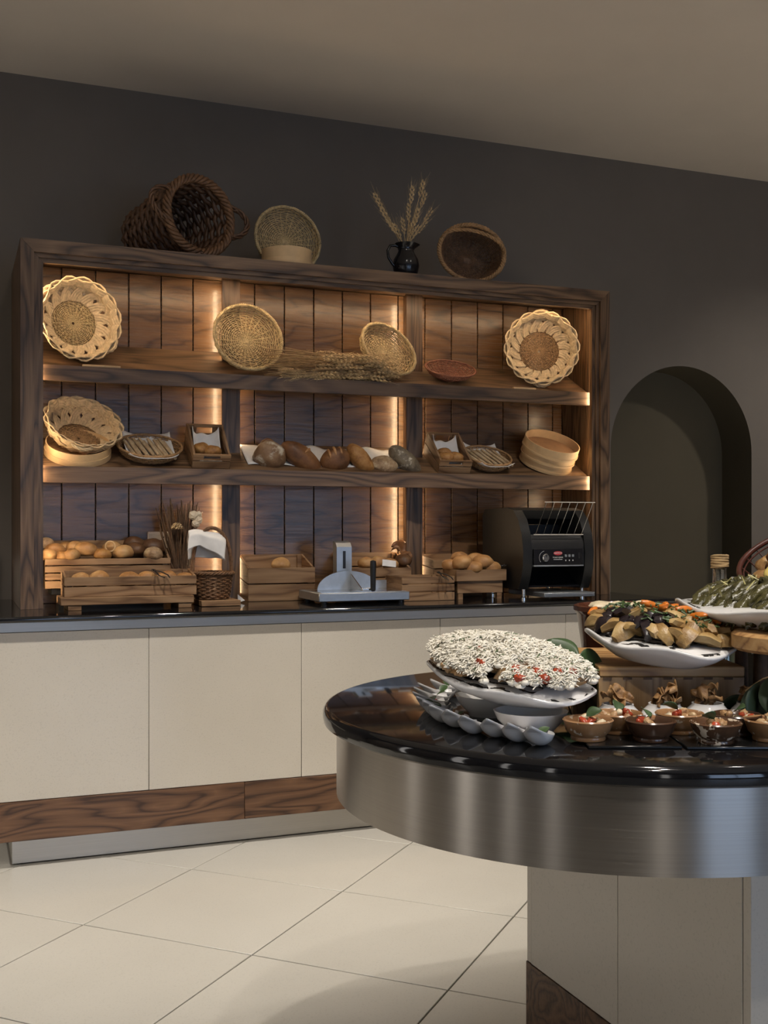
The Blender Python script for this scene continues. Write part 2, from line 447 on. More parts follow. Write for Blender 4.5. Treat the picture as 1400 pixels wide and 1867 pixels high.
# tiled splashback left of the cabinet
sb = thing('splashback', 'low beige tiled wall panel with pale top edge left of the shelf cabinet', 'splashback', (-.2, YW-.02, CT))
obj('tile', MB().box(-.9, .395, 0, .018, .001, .165, .001), M['cladding'], sb)
obj('edge_trim', MB().box(-.9, .395, -.004, .018, .166, .176, .001), M['linen'], sb)

# ------------------------------------------------------------------ shelf cabinet
KX0, KX1, KY, KZ = .245, 2.891, 4.43, 2.343
KI0, KI1, KIZ = .330, 2.790, 2.238             # inner opening
KB = 4.75                                      # face of the plank back
kb = thing('shelf_cabinet', 'dark oak shelf cabinet with plank back, two raked shelves and warm strip lights', 'shelf cabinet', (KX0, KY, CT))
def kpart(name, mb, mat, parent=None, **k):
    return obj(name, mb.xf(Matrix.Translation((-KX0, -KY, -CT))), mat, parent or kb, **k)
# front frame: mitred outer boards, stepped moulding inside
def mitre(a0, a1, z0, z1, d, y0, y1):
    """three mitred boards (left, top, right) of width d, outer rect a0..a1, top z1"""
    L = MB().prism([(a0, z0), (a0+d, z0), (a0+d, z1-d), (a0, z1)], y0, y1, 'y')
    T = MB().prism([(a0+.0006, z1), (a0+d+.0006, z1-d), (a1-d-.0006, z1-d), (a1-.0006, z1)], y0, y1, 'y')
    R = MB().prism([(a1-d, z0), (a1, z0), (a1, z1), (a1-d, z1-d)], y0, y1, 'y')
    return L, T, R
z0 = CT+.0005
for nm, a0, a1, z1, d, y0, y1 in (('frame', KX0, KX1, KZ, .050, KY, KY+.09), ('moulding', KX0+.0505, KX1-.0505, KZ-.0505, .017, KY+.012, KY+.09), ('inner_moulding', KX0+.068, KX1-.068, KZ-.068, .017, KY+.020, KY+.04)):
    l, t, r = mitre(a0, a1, z0, z1, d, y0, y1)
    kpart(nm+'_stile', l, M['oak_z'], ang=25); kpart(nm+'_rail', t, M['oak_x'], ang=25); kpart(nm+'_stile', r, M['oak_z'], ang=25)
kpart('side_panel', MB().box(KX0, KX0+.03, KY+.0905, YW-.004, z0, KZ), M['oak_z'])
kpart('side_panel', MB().box(KX1-.03, KX1, KY+.0905, YW-.004, z0, KZ), M['oak_z'])
kpart('inner_side', MB().box(KX0+.0305, KX0+.068, KY+.0905, KB, z0, KZ-.031), M['oak_z'])
kpart('inner_side', MB().box(KX1-.068, KX1-.0305, KY+.0905, KB, z0, KZ-.031), M['oak_z'])
kpart('top_board', MB().box(KX0+.0305, KX1-.0305, KY+.0905, YW-.004, KZ-.03, KZ), M['oak_x'])
IX0, IX1 = KX0+.0685, KX1-.0685
px = [IX0] + [x for x in (.426+.1378*k for k in range(40)) if IX0+.02 < x < IX1-.02] + [IX1]
for a, b in zip(px[:-1], px[1:]):
    kpart('back_plank', MB().box(a+.0022, b-.0022, KB, KB+.018, z0, KZ-.032, .0015), M['oak_panel'])
kpart('back_board', MB().box(KX0+.0305, KX1-.0305, KB+.019, KB+.03, z0, KZ-.032), M['black'])
SY = 4.49                                      # shelf front
SH = {1: (1.808, 1.868), 2: (1.406, 1.470)}
RISE = .129; RAKE = math.atan2(RISE, KB-SY-.02)
def shelf_z(k, y): return SH[k][1] + max(0, y-SY-.02)*math.tan(RAKE)
for k in (1, 2):
    zb, zt = SH[k]
    s_ = MB().prism([(SY, zb), (SY+.03, zb), (SY+.03, zt-.012), (KB-.001, zt-.012+RISE), (KB-.001, zt+RISE), (SY+.02, zt), (SY, zt)], IX0+.0005, IX1-.0005, 'x')
    kpart('shelf', s_, M['oak_x'], ang=20)
PO = ((1.105, 1.1645, .022), (1.968, 2.027, .026)); PY0, PY1 = 4.66, KB-.001
for a, b, fin in PO:
    for c, d in ((z0, 1.50), (1.545, 1.895), (1.945, KZ-.032)):
        kpart('post', MB().box(a, b, PY0, PY1, c, d, .001), M['oak_z'])
        kpart('light_cover', MB().box(a-fin, a+.004, PY0-.013, PY0-.0005, c, d), M['oak_z'])
        # warm LED strips on both flanks of the post, the left one behind its cover
        kpart('led_strip', MB().box(a-.014, a-.006, 4.662, 4.668, c+.03, d-.03), M['led'])
        kpart('led_strip', MB().box(b+.001, b+.006, 4.697, 4.703, c+.03, d-.03), M['led_side'])
for xl, sg in ((IX0+.001, 1), (IX1-.001, -1)):
    kpart('led_strip', MB().box(min(xl, xl+sg*.004), max(xl, xl+sg*.004), KY+.043, KY+.052, z0+.02, KZ-.10), M['led_lens'])
kpart('led_strip', MB().box(IX0+.03, IX1-.03, KY+.043, KY+.053, KZ-.0735, KZ-.070), M['led_lens'])

# ------------------------------------------------------------------ buffet island with a rounded end
IT = .900; ICX, ICY, IR = 1.168, 1.765, .555; IXE = 3.6
def stadium(r, n=48):
    p = [(ICX + r*cos(t), ICY + r*sin(t)) for t in (pi/2 + pi*i/n for i in range(n+1))]
    return p + [(IXE, ICY-r), (IXE, ICY+r)]
def ring_solid(levels, n=48):
    """levels: (inset radius, z) from bottom to top"""
    m = MB(); k = len(stadium(1, n))
    for r, z in levels: m.v += [(x, y, z) for x, y in stadium(r, n)]
    for i in range(len(levels)-1):
        for j in range(k):
            l = (j+1) % k; m.f.append((i*k+j, i*k+l, (i+1)*k+l, (i+1)*k+j))
    m.f.append(tuple(range(k))[::-1]); m.f.append(tuple((len(levels)-1)*k+j for j in range(k)))
    return m
gl = [(IR-.008, IT-.032), (IR-.002, IT-.028), (IR, IT-.018), (IR-.001, IT-.009), (IR-.006, IT-.002), (IR-.012, IT)]
isl_o = Vector((ICX, ICY, 0)); TI = Matrix.Translation(-isl_o)
tag(obj('island_worktop', ring_solid(gl).xf(Matrix.Translation((0, 0, 0))), M['granite']), 'polished black granite top of the rounded buffet island', 'worktop')
isl = thing('buffet_island', 'rounded buffet island with brushed steel apron on a beige stone pedestal', 'buffet island', isl_o)
obj('steel_apron', ring_solid([(IR-.026, .738), (IR-.026, IT-.0325)], 64).xf(TI), M['steel'], isl)
BX0, BY0, BY1 = 1.212, 1.466, 2.175
obj('pedestal_core', MB().box(BX0+.02, IXE-.05, BY0+.02, BY1-.02, 0, .7375).xf(TI), M['grout'], isl)
ys = [BY0, BY0+.305, BY1]
yj = aty(1132, 1700, 1).x
for a, b in ((BY0, 1.83), (1.83, BY1)):
    obj('stone_panel', MB().box(BX0, BX0+.019, a+.0008, b-.0008, .2485, .737, .001).xf(TI), M['cladding'], isl)
for a, b in ((BX0+.0005, 1.8), (1.8, 2.4), (2.4, 3.0), (3.0, IXE-.05)):
    obj('stone_panel', MB().box(a+.0008, b-.0008, BY0-.02, BY0-.0005, .2485, .737, .001).xf(TI), M['cladding'], isl)
    obj('stone_panel', MB().box(a+.0008, b-.0008, BY1+.0005, BY1+.02, .2485, .737, .001).xf(TI), M['cladding'], isl)
obj('plinth_board', MB().box(BX0-.003, BX0+.019, BY0, BY1, .001, .2475, .001).xf(TI), M['plinth'], isl)
obj('plinth_board', MB().box(BX0, IXE-.05, BY0-.023, BY0-.0005, .001, .2475, .001).xf(TI), M['plinth'], isl)
obj('plinth_board', MB().box(BX0, IXE-.05, BY1+.0005, BY1+.023, .001, .2475, .001).xf(TI), M['plinth'], isl)

# ------------------------------------------------------------------ woven baskets
def arclen(prof):
    L = [0]
    for a, b in zip(prof[:-1], prof[1:]): L.append(L[-1]+sqrt((a[0]-b[0])**2+(a[1]-b[1])**2))
    return L
def along(prof, L, s):
    for i in range(len(prof)-1):
        if s <= L[i+1] or i == len(prof)-2:
            t = (s-L[i])/max(1e-9, L[i+1]-L[i]); a, b = prof[i], prof[i+1]
            dr, dz = b[0]-a[0], b[1]-a[1]; n = sqrt(dr*dr+dz*dz) or 1
            return a[0]+dr*t, a[1]+dz*t, -dz/n, dr/n
def weave(prof, N, rows, rw, amp, s0=.06, sx=1, sy=1, sides=5, per=2, jit=0.0):
    L = arclen(prof); m = MB()
    for k in range(rows):
        s = L[-1]*(s0 + (1-s0)*(k+.5)/rows); r, z, nr, nz = along(prof, L, s)
        sm = max(16, int(N*per)); pts = []
        for i in range(sm):
            th = 2*pi*i/sm; o = amp*cos(N*th/2 + pi*k) + (jit*noise.noise(Vector((cos(th)*3, sin(th)*3, k*1.7))) if jit else 0)
            pts.append(((r+nr*o)*cos(th)*sx, (r+nr*o)*sin(th)*sy, z+nz*o))
        m.tube(pts, rw, sides, True)
    return m
def stakes(prof, N, rs, sx=1, sy=1, s0=.02, sides=5, n=10):
    L = arclen(prof); m = MB()
    for k in range(N):
        th = 2*pi*k/N; pts = []
        for i in range(n+1):
            r, z, nr, nz = along(prof, L, L[-1]*(s0+(1-s0)*i/n)); pts.append((r*cos(th)*sx, r*sin(th)*sy, z))
        m.tube(pts, rs, sides)
    return m
def rope_ring(R, z, strands, off, r, twists, sx=1, sy=1, n=120, sides=5, arcf=None):
    m = MB()
    for s in range(strands):
        pts = []
        for i in range(n):
            th = 2*pi*i/n; ph = twists*th + 2*pi*s/strands
            rr = R + off*cos(ph); zz = z + off*sin(ph)
            pts.append((rr*cos(th)*sx, rr*sin(th)*sy, zz))
        m.tube(pts, r, sides, True)
    return m
def rope(path, strands, off, r, twist, n=60, sides=5):
    """twisted strands along a polyline"""
    P = [Vector(p) for p in path]; m = MB()
    def at(t):
        x = t*(len(P)-1); i = min(int(x), len(P)-2); return P[i].lerp(P[i+1], x-i)
    for s in range(strands):
        pts = []
        for i in range(n+1):
            t = i/n; p = at(t); d = (at(min(1, t+.01))-at(max(0, t-.01))).normalized()
            a = d.cross(Vector((.3, .9, .2))).normalized(); b = d.cross(a); ph = twist*2*pi*t + 2*pi*s/strands
            pts.append(p + a*(off*cos(ph)) + b*(off*sin(ph)))
        m.tube(pts, r, sides)
    return m
def tray_parts(root, prof, N, rows, rw, rs, mat, rim_off, rim_r, twists, sx=1, sy=1, amp=None, mat_s=None, strands=3, jit=0):
    obj('weave', weave(prof, N, rows, rw, amp if amp is not None else rs*.9, sx=sx, sy=sy, jit=jit), mat, root, kind='stuff', ang=80)
    obj('stakes', stakes(prof, N, rs, sx, sy), mat_s or mat, root, kind='stuff', ang=80)
    R, z = prof[-1]
    obj('rim', rope_ring(R, z, strands, rim_off, rim_r, twists, sx, sy), mat, root, ang=80)
def face(yaw, lean, roll=0):
    """rotation that stands a tray on edge: local z -> horizontal towards -Y turned by yaw, leaning back"""
    return (Matrix.Rotation(radians(yaw), 3, 'Z') @ Matrix.Rotation(radians(90-lean), 3, 'X') @ Matrix.Rotation(radians(roll), 3, 'Z')).to_euler()

def splint_ring(root, r0, r1, h, n, D, wdt, mat, sx=1, sy=1, z0_=0.0, samples=16):
    """flat braided splints that climb from the base, arch over the rim and dive down again"""
    prof = [(r0+(r1-r0)*(t**.8), z0_+h*t**1.25) for t in (i/8 for i in range(9))]
    L = arclen(prof); m = MB(); k = 13
    rows = []
    def pos(t, o):
        s = min(1, max(0, sin(pi*t)))**.62; th = D*(t-.5)
        r, z, nr, nz = along(prof, L, L[-1]*s)
        return Vector(((r+nr*o)*cos(th), (r+nr*o)*sin(th), z+nz*o))
    for i in range(samples+1):
        t = i/samples; o = .0085*cos(t*pi*6+.4)
        p = pos(t, o); d = (pos(min(1, t+.01), o)-pos(max(0, t-.01), o)).normalized()
        nn = (pos(t, .02)-pos(t, -.02)).normalized(); b = nn.cross(d).normalized(); nn = d.cross(b)
        for j in range(k):
            x = (j/(k-1)-.5)*wdt; bump_ = .0022*abs(sin(pi*3*j/(k-1)))
            m.v.append(tuple(p+b*x+nn*(.0016+bump_)))
        m.v.append(tuple(p+b*(wdt/2)-nn*.0016)); m.v.append(tuple(p-b*(wdt/2)-nn*.0016))
    q = k+2
    for i in range(samples):
        for j in range(q):
            l = (j+1) % q; m.f.append((i*q+j, i*q+l, (i+1)*q+l, (i+1)*q+j))
    m.f.append(tuple(range(q))[::-1]); m.f.append(tuple(samples*q+j for j in range(q)))
    me = m.mesh('splint', mat, 60)
    for i in range(n): link('splint', me, root, (0, 0, 0), (0, 0, 2*pi*i/n))
def braided(label, loc, rot, r0, r1, h, mat, base_mat, n=15, wdt=.033, D=2.0, group=None, rows=14):
    o = thing('braided_basket', label, 'basket', loc, rot, group)
    prof = [(.004, 0), (r0+.006, 0)]
    obj('woven_base', weave(prof, 26, rows, .0026, .0030, .05), base_mat, o, kind='stuff', ang=80)
    obj('stakes', stakes(prof, 26, .0030), base_mat, o, kind='stuff', ang=80)
    splint_ring(o, r0, r1, h, n, D, wdt, mat)
    for an0 in (pi/2-.1, -pi/2-.1):
        hp = [((r1-.004+.020*sin(pi*i/10))*cos(an0+(i/10-.5)*.62), (r1-.004+.020*sin(pi*i/10))*sin(an0+(i/10-.5)*.62), h-.004) for i in range(11)]
        obj('handle', rope(hp, 3, .004, .0042, 1.5, 30), mat, o, ang=80)
    return o
def hoop(mb, r, h, t, z=0, n=48, lid=None):
    mb.lathe([(r-t, z), (r, z), (r, z+h), (r-t, z+h), (r-t, z+.001)], n); return mb

ZT = KZ                    # top of cabinet
# large dark willow log basket lying on its side
P = aty(300, 458, 4.62); lb_dir = Vector((.36, -.93, 0)).normalized()
rot = (Matrix.Rotation(math.atan2(lb_dir.y, lb_dir.x), 3, 'Z') @ Matrix.Rotation(pi/2-.05, 3, 'Y')).to_euler()
mouth = Vector((.958, 4.50, ZT+.172)); bk = mouth - lb_dir*.44
lb = thing('log_basket', 'large dark willow log basket lying on its side with a looped handle', 'basket', (bk.x, bk.y, ZT+.156), rot)
prof = [(.02, .005), (.10, .0), (.122, .03), (.142, .22), (.152, .43)]
obj('weave', weave(prof, 18, 21, .0105, .010, .02, jit=.008, sides=6), M['wick_dark'], lb, kind='stuff', ang=80)
obj('stakes', stakes(prof, 20, .007), M['wick_dark'], lb, kind='stuff', ang=80)
obj('rim', rope_ring(.155, .43, 4, .0125, .0082, 11), M['wick_brown'], lb, ang=80)
for sg, nm in ((1, 'handle'), (-1, 'handle')):
    a0_ = math.radians(90 if sg > 0 else -98)
    hp = []
    for i in range(9):
        t = i/8; an = a0_ + (t-.5)*.85; rr = .16 + .075*sin(pi*t)
        hp.append((rr*cos(an), rr*sin(an), .43 + .012*sin(pi*t)))
    obj('handle', rope(hp, 3, .007, .0062, 2.2, 36), M['wick_dark'], lb, ang=80)

# round wicker tray standing on the cabinet behind a pale bent-wood hoop
TR = [(.006, .0), (.125, .0), (.140, .012), (.150, .045)]
P = aty(522, 480, 4.60)
wt = thing('wicker_tray', 'round tan wicker tray standing upright on the cabinet behind a pale wooden hoop', 'wicker tray', (aty(520, 425, 4.71).x, 4.72, ZT+.155), face(3, 9))
tray_parts(wt, TR, 26, 19, .0030, .0034, M['wick_gold'], .0045, .004, 34, amp=.0036)
obj('centre_patch', MB().box(-.013, .013, -.013, .013, -.002, .005, .001), M['wick_gold'], wt)
wh = thing('wooden_hoop', 'pale bent-wood hoop lying on the cabinet in front of a wicker tray', 'wooden hoop', (aty(524, 470, 4.535).x, 4.545, ZT))
m = MB(); hoop(m, .108, .072, .004, n=56); obj('band', m, M['hoop'], wh)
m = MB(); hoop(m, .1115, .026, .003, .0, 56); obj('outer_band', m, M['hoop'], wh)
m = MB().lathe([(.001, .02), (.1035, .02), (.1035, .023), (.001, .023)], 40); obj('mesh_disc', m, M['wick_tan'], wh)

# pitcher with dry wheat
P = aty(740, 494, 4.53)
pj = thing('pitcher', 'dark glazed ceramic pitcher with a curved handle on top of the cabinet', 'pitcher', (P.x, 4.53, ZT))
prof = [(.001, 0), (.042, 0), (.046, .004), (.055, .03), (.060, .055), (.055, .082), (.040, .108), (.034, .122), (.038, .135), (.048, .150), (.050, .153), (.046, .153), (.034, .135), (.030, .12), (.034, .108), (.048, .08), (.05, .05), (.04, .01), (.001, .008)]
def spout(p, t, r):
    x, y, z = p
    if z > .128: k_ = max(0, cos(t))**6*(z-.128)*.7; x += k_
    return (x, y, z)
obj('body', MB().lathe(prof, 36, fn=spout), M['black_gloss'], pj, ang=60)
hp = [(-.04, 0, .138), (-.066, 0, .146), (-.086, 0, .13), (-.090, 0, .10), (-.078, 0, .07), (-.056, 0, .05)]
m = MB().tube([Vector(hp[0])] + [Vector(hp[i]).lerp(Vector(hp[i+1]), .5) for i in range(5)] + [Vector(hp[-1])], .0065, 8)
obj('handle', m, M['black_gloss'], pj, ang=60)
def ear(mb, p, d, ln=.07, r=.006, seed=0, awn=.06):
    """wheat ear: rows of plump grains around a stem, with awns"""
    d = Vector(d).normalized(); a = d.orthogonal().normalized(); b = d.cross(a); rs_ = random.Random(seed)
    n = 7
    for i in range(n):
        for q in range(2):
            an = q*pi + (i % 2)*pi/2; s_ = (a*cos(an)+b*sin(an))
            c = p + d*(ln*i/n) + s_*r*.6
            e = c + d*(ln*.2) + s_*r*.7
            mb.tube([c, c.lerp(e, .5)+s_*r*.25, e], [r*.25, r*.62, r*.12], 4)
            if awn and rs_.random() < .8:
                f = e + d*awn*rs_.uniform(.6, 1.1) + s_*awn*.28
                mb.tube([e, f], [.0006, .0003], 3)
wb = thing('wheat_bouquet', 'dry wheat bouquet standing in the dark pitcher', 'dried wheat', (P.x, 4.53, ZT+.012))
ms, me_ = MB(), MB()
for i, (u, v) in enumerate([(682, 352), (694, 378), (705, 398), (718, 408), (745, 372), (752, 340), (772, 330), (763, 380), (758, 395), (788, 382), (778, 402), (764, 412), (733, 398), (776, 350), (748, 405)]):
    tip = aty(u, v, 4.53+random.uniform(-.04, .05)) - Vector((P.x, 4.53, ZT+.012))
    b_ = Vector((random.uniform(-.016, .016), random.uniform(-.016, .016), 0)); nk = Vector((b_.x*.6+tip.x*.06, b_.y*.6, .125))
    ln = .075; d = (tip-nk).normalized(); st = tip-d*ln
    ms.tube([b_, nk, nk.lerp(st, .5)+Vector((0, 0, .006)), st], .0014, 4); ear(me_, st, d, ln, .007, i, .05)
obj('stems', ms, M['wheat'], wb, kind='stuff'); obj('ears', me_, M['wheat'], wb, kind='stuff')

# oval dark basket with a thick rim and a bow handle, on its side
P = aty(866, 452, 4.56)
ob = thing('oval_basket', 'oval dark wicker basket with plaited tan rim and bow handle on the cabinet', 'basket', (P.x+.005, 4.66, ZT+.138), face(-16, 2, -14))
prof = [(.006, 0), (.085, 0), (.11, .02), (.135, .10), (.143, .135)]
obj('weave', weave(prof, 32, 34, .0027, .0026, .03, sx=1.04, sy=.88), M['wick_brown'], ob, kind='stuff', ang=80)
obj('stakes', stakes(prof, 32, .0028, 1.04, .88), M['wick_brown'], ob, kind='stuff', ang=80)
obj('centre_patch', MB().box(-.016, .016, -.014, .014, -.004, .004, .001), M['wick_brown'], ob)
obj('rim', rope_ring(.146, .137, 3, .0062, .0058, 22, 1.04, .88), M['wick_tan'], ob, ang=80)
hp = []
for i in range(21):
    an = pi*i/20; hp.append((-.148*cos(an), .03+.09*sin(an)*.62, .14+.045*sin(an)))
obj('handle', rope(hp, 3, .0045, .0045, 7, 80), M['wick_tan'], ob, ang=80)

# ------------------------------------------------------------------ upper shelf
def braided_fix(): pass
P = aty(140, 585, 4.60)
braided('pale braided splint basket with scalloped rim lit from the left cabinet stile', (aty(134, 582, 4.60).x, 4.615, aty(140, 585, 4.55).z), face(15, 5, 60), .098, .160, .075, M['wick_pale'], M['wick_gold'])
P = aty(447, 623, 4.63)
t = thing('wicker_tray', 'round golden wicker tray leaning at the first post of the upper shelf', 'wicker tray', (aty(447, 623, 4.60).x, 4.60, aty(447, 623, 4.60).z), face(4, 17))
tray_parts(t, TR, 26, 19, .0029, .0034, M['wick_gold'], .0045, .004, 34, amp=.0036)
obj('centre_patch', MB().box(-.012, .012, -.012, .012, .0, .005, .001), M['wick_gold'], t)
P = aty(700, 645, 4.60)
t = thing('wicker_tray', 'oval golden wicker tray tilted behind the wheat sheaf near the second post', 'wicker tray', (P.x, 4.605, P.z), face(10, 20, -38))
tray_parts(t, [(.006, 0), (.112, 0), (.124, .012), (.132, .05)], 26, 18, .0028, .0034, M['wick_gold'], .0045, .004, 34, sx=1.06, sy=.86, amp=.0036)
obj('centre_patch', MB().box(-.012, .012, -.012, .012, .0, .005, .001), M['wick_gold'], t)
P = aty(822, 678, 4.56)
t = thing('wicker_bowl', 'small shallow reddish willow bowl resting on the upper shelf', 'basket', (P.x, 4.585, shelf_z(1, 4.585)+.012), (RAKE+.10, -.02, 0))
tray_parts(t, [(.006, .0), (.065, .0), (.10, .018), (.122, .042)], 30, 17, .0024, .0026, M['wick_red'], .003, .0027, 40, sx=1.0, sy=.70, amp=.0026, jit=.002)
P = aty(992, 640, 4.57)
braided('pale braided splint basket with a dark woven base beside the right cabinet stile', (P.x, 4.62, P.z+.004), face(-20, 4, 5), .100, .166, .075, M['wick_pale'], M['wick_tan'], n=16)
# little stop battens on the shelf edge
for u0, u1, lbl in ((150, 219, 'pale wooden stop batten under the left braided basket'), (935, 975, 'pale wooden stop batten under the braided basket by the right stile')):
    a, b = aty(u0, 660, SY+.014).x, aty(u1, 660, SY+.014).x
    tag(obj('stop_batten', MB().box(a, b, SY+.003, SY+.019, SH[1][1]+.0005, SH[1][1]+.009, .001), M['hoop']), lbl, 'batten')
# sheaf of wheat lying on the shelf
sx0, sx1 = aty(478, 690, SY).x, aty(715, 690, SY).x
ws = thing('wheat_sheaf', 'loose sheaf of dry wheat lying along the upper shelf edge', 'dried wheat', ((sx0+sx1)/2, SY+.06, SH[1][1]))
ms, me_ = MB(), MB(); rs_ = random.Random(3); wsx = (sx0+sx1)/2
for i in range(150):
    x_t = rs_.uniform(-.06, .27); d = Vector((1, rs_.uniform(-.22, .10), rs_.uniform(-.12, .10)))
    y_ = rs_.uniform(-.075, .07); zz = .012+rs_.random()**1.2*.095 + max(0, y_-.0)*.5
    st = Vector((x_t, y_, zz)); ln = rs_.uniform(.25, .42)
    b_ = st - Vector((ln, rs_.uniform(-.05, .06), rs_.uniform(-.02, .03)))
    b_.x = max(b_.x, -.28); b_.z = max(.006, b_.z)
    ms.tube([b_, b_.lerp(st, .5)+Vector((0, 0, .004)), st], .0013, 3)
    ear(me_, st, d, .066, .0090, i, .055 if i % 2 else .03)
for i in range(26):     # short stalks pointing left and over the shelf edge
    st = Vector((rs_.uniform(-.22, .02), -.06+rs_.uniform(-.012, .02), rs_.uniform(.0, .03))); d = Vector((-1, rs_.uniform(-.3, .1), rs_.uniform(-.35, .12)))
    ms.tube([st+Vector((.16, .02, .012)), st], .0012, 3); ear(me_, st, d, .045, .0045, 500+i, .03)
obj('stems', ms, M['wheat_dry'], ws, kind='stuff'); obj('ears', me_, M['wheat'], ws, kind='stuff')

# ------------------------------------------------------------------ bread and crates
B = {}
B['gold'] = crust('bread_gold', (.16, .068, .022), (.36, .18, .062), (.56, .36, .16))
B['dark'] = crust('bread_dark', (.035, .016, .008), (.10, .045, .018), (.20, .10, .04))
B['seed'] = crust('bread_seed', (.16, .09, .045), (.34, .22, .12), (.55, .44, .28), 0, 90)
B['flour'] = crust('bread_flour', (.10, .05, .022), (.23, .13, .065), (.38, .26, .15), .4)
B['toast_pale'] = crust('toast_pale', (.25, .11, .04), (.40, .20, .08), (.52, .32, .16), 0, 60)
B['stick'] = crust('bread_stick', (.30, .20, .11), (.48, .35, .21), (.60, .48, .32), 0, 60)
B['brown'] = crust('bread_brown', (.06, .022, .008), (.17, .07, .024), (.30, .14, .05))
B['orange'] = crust('bread_orange', (.15, .06, .015), (.33, .15, .04), (.46, .25, .08), 0, 70)
B['rye'] = crust('bread_rye', (.06, .045, .028), (.15, .115, .075), (.25, .20, .13), .35, 50)
def roll_me(key, seed, rx=.042, ry=.038, rz=.03):
    return MB().blob(rx, ry, rz, seed, .10, 1.4, 22, 14, .35).mesh('bread_roll', B[key], 60)
ROLL = {k: [roll_me(k, 10*i+len(k)) for i in range(3)] for k in ('gold', 'dark', 'seed', 'orange')}
def roll(p, key, label, group, sc=1.0):
    o = link('bread_roll', random.choice(ROLL[key]), None, p, (random.uniform(-.2, .2), random.uniform(-.2, .2), random.uniform(0, 6)), (sc,)*3)
    return tag(o, label, 'bread roll', group)
_sl = {}
def crate(name, label, x0, x1, y0, y1, z, hf, hb, rows, floor=.01, mat='pine', gap=.005, rot=(0, 0, 0), slots=False, t=.009, cat='crate'):
    L, W = x1-x0, y1-y0
    o = thing(name, label, cat, ((x0+x1)/2, (y0+y1)/2, z), rot); a, b = L/2, W/2
    for i in range(rows):
        for hh, yy in ((hf, -b), (hb, b-t)):
            zl, zh = hh*i/rows + (gap if i else 0), hh*(i+1)/rows
            if slots and i == rows-1:        # hand hole: slat cut in the middle
                zc_ = (zl+zh)/2; sw = L*.22; sh = (zh-zl)*.26
                m = MB().box(-a, -sw, yy, yy+t, zl, zh).box(sw, a, yy, yy+t, zl, zh).box(-sw, sw, yy, yy+t, zl, zc_-sh).box(-sw, sw, yy, yy+t, zc_+sh, zh)
            else: m = MB().box(-a, a, yy, yy+t, zl, zh, .0012)
            obj('slat', m, M[mat], o)
        for xx in (-a+.001, a-.001-t):
            f0, f1, b0, b1 = hf*i/rows+(gap if i else 0), hf*(i+1)/rows, hb*i/rows+(gap if i else 0), hb*(i+1)/rows
            obj('end_board', MB().prism([(-b+t+.0005, f0), (b-t-.0005, b0), (b-t-.0005, b1), (-b+t+.0005, f1)], xx, xx+t, 'x'), M['pine_y'], o)
    for xx in (-a+t+.0015, a-t-.0215):
        for yy, hh in ((-b+t+.0005, hf), (b-t-.0125, hb)):
            obj('corner_post', MB().box(xx, xx+.02, yy, yy+.012, .001, hh-.004), M[mat], o)
    obj('base_board', MB().box(-a+t+.002, a-t-.002, -b+t+.013, b-t-.013, floor-.008, floor), M[mat], o)
    return o

# upper-left of the worktop: two long crates
c19 = crate('bread_crate', 'long slatted pine crate of mixed rolls at the back below the left shelf', .345, .845, 4.56, 4.735, .984, .118, .19, 4, .085)
tag(obj('crate_stand', MB().box(.40, .82, 4.59, 4.72, CT+.0005, .958).box(.37, .84, 4.57, 4.73, .9585, .9835, .002), M['black']), 'black stand holding up the long crate at the back', 'stand')
lab = 'round golden roll in the long crate at the back'
for u, v, y, k, sc in ((82, 993, 4.66, 'seed', 1), (101, 1005, 4.62, 'gold', 1.1), (88, 1013, 4.585, 'gold', .9), (122, 1001, 4.68, 'gold', 1), (136, 1000, 4.65, 'gold', 1), (156, 1003, 4.61, 'gold', 1.15), (130, 1013, 4.585, 'gold', .9), (187, 1012, 4.59, 'orange', .9), (205, 1000, 4.66, 'gold', 1.05), (224, 1008, 4.60, 'gold', 1.1), (245, 993, 4.68, 'dark', 1.2), (247, 1002, 4.62, 'dark', 1), (280, 997, 4.66, 'dark', 1.2), (279, 1011, 4.59, 'seed', 1.05), (112, 1015, 4.59, 'orange', .8)):
    p = aty(u, v, y)
    roll(p, k, {'gold': lab, 'orange': lab, 'dark': 'dark rye roll in the long crate at the back', 'seed': 'pale seeded roll in the long crate at the back'}[k], 'rolls in the long back crate', sc)
rg = tag(obj('wooden_ring', MB().tube([(.019*cos(t_), 0, .021*sin(t_)) for t_ in (2*pi*i/24 for i in range(24))], .003, 6, True), M['hoop'], None, aty(201, 996, 4.595), (0, 0, -.2)), 'small pale ring standing among the rolls of the back crate', 'ring')

c20 = crate('bread_crate', 'long slatted pine crate with six rolls on a low stand', .398, .905, 4.33, 4.475, .962, .076, .098, 2, .035)
st = thing('crate_stand', 'low pine stand with two feet under the crate of six rolls', 'stand', (.64, 4.39, CT))
obj('top_plank', MB().box(-.257, .25, -.085, .09, .020, .0495, .002), M['pine'], st)
for x in (-.23, .19): obj('foot', MB().box(x, x+.05, -.08, .085, .0005, .0195, .001), M['pine'], st)
for u, v in ((147, 1053), (181, 1050), (235, 1051), (268, 1050), (304, 1049), (337, 1052)):
    roll(aty(u, v, 4.40)-Vector((0, 0, .012)), 'gold', 'round golden roll in the crate on the low stand', 'rolls in the crate on the low stand', 1.05)
def tongs(label, p, rot, ln=.24):
    o = thing('bread_tongs', label, 'tongs', p, rot)
    for s_ in (-1, 1):
        pts = [(0, 0, 0), (ln*.3, s_*.012, .004), (ln*.7, s_*.02, .002), (ln, s_*.012, 0)]
        obj('arm', MB().tube(pts, [.004, .0045, .004, .003], 6, flat=.5), M['black'], o)
    obj('spring', MB().tube([(0, -.004, 0), (-.01, -.006, 0), (-.014, 0, 0), (-.01, .006, 0), (0, .004, 0)], .003, 6), M['black'], o)
    return o
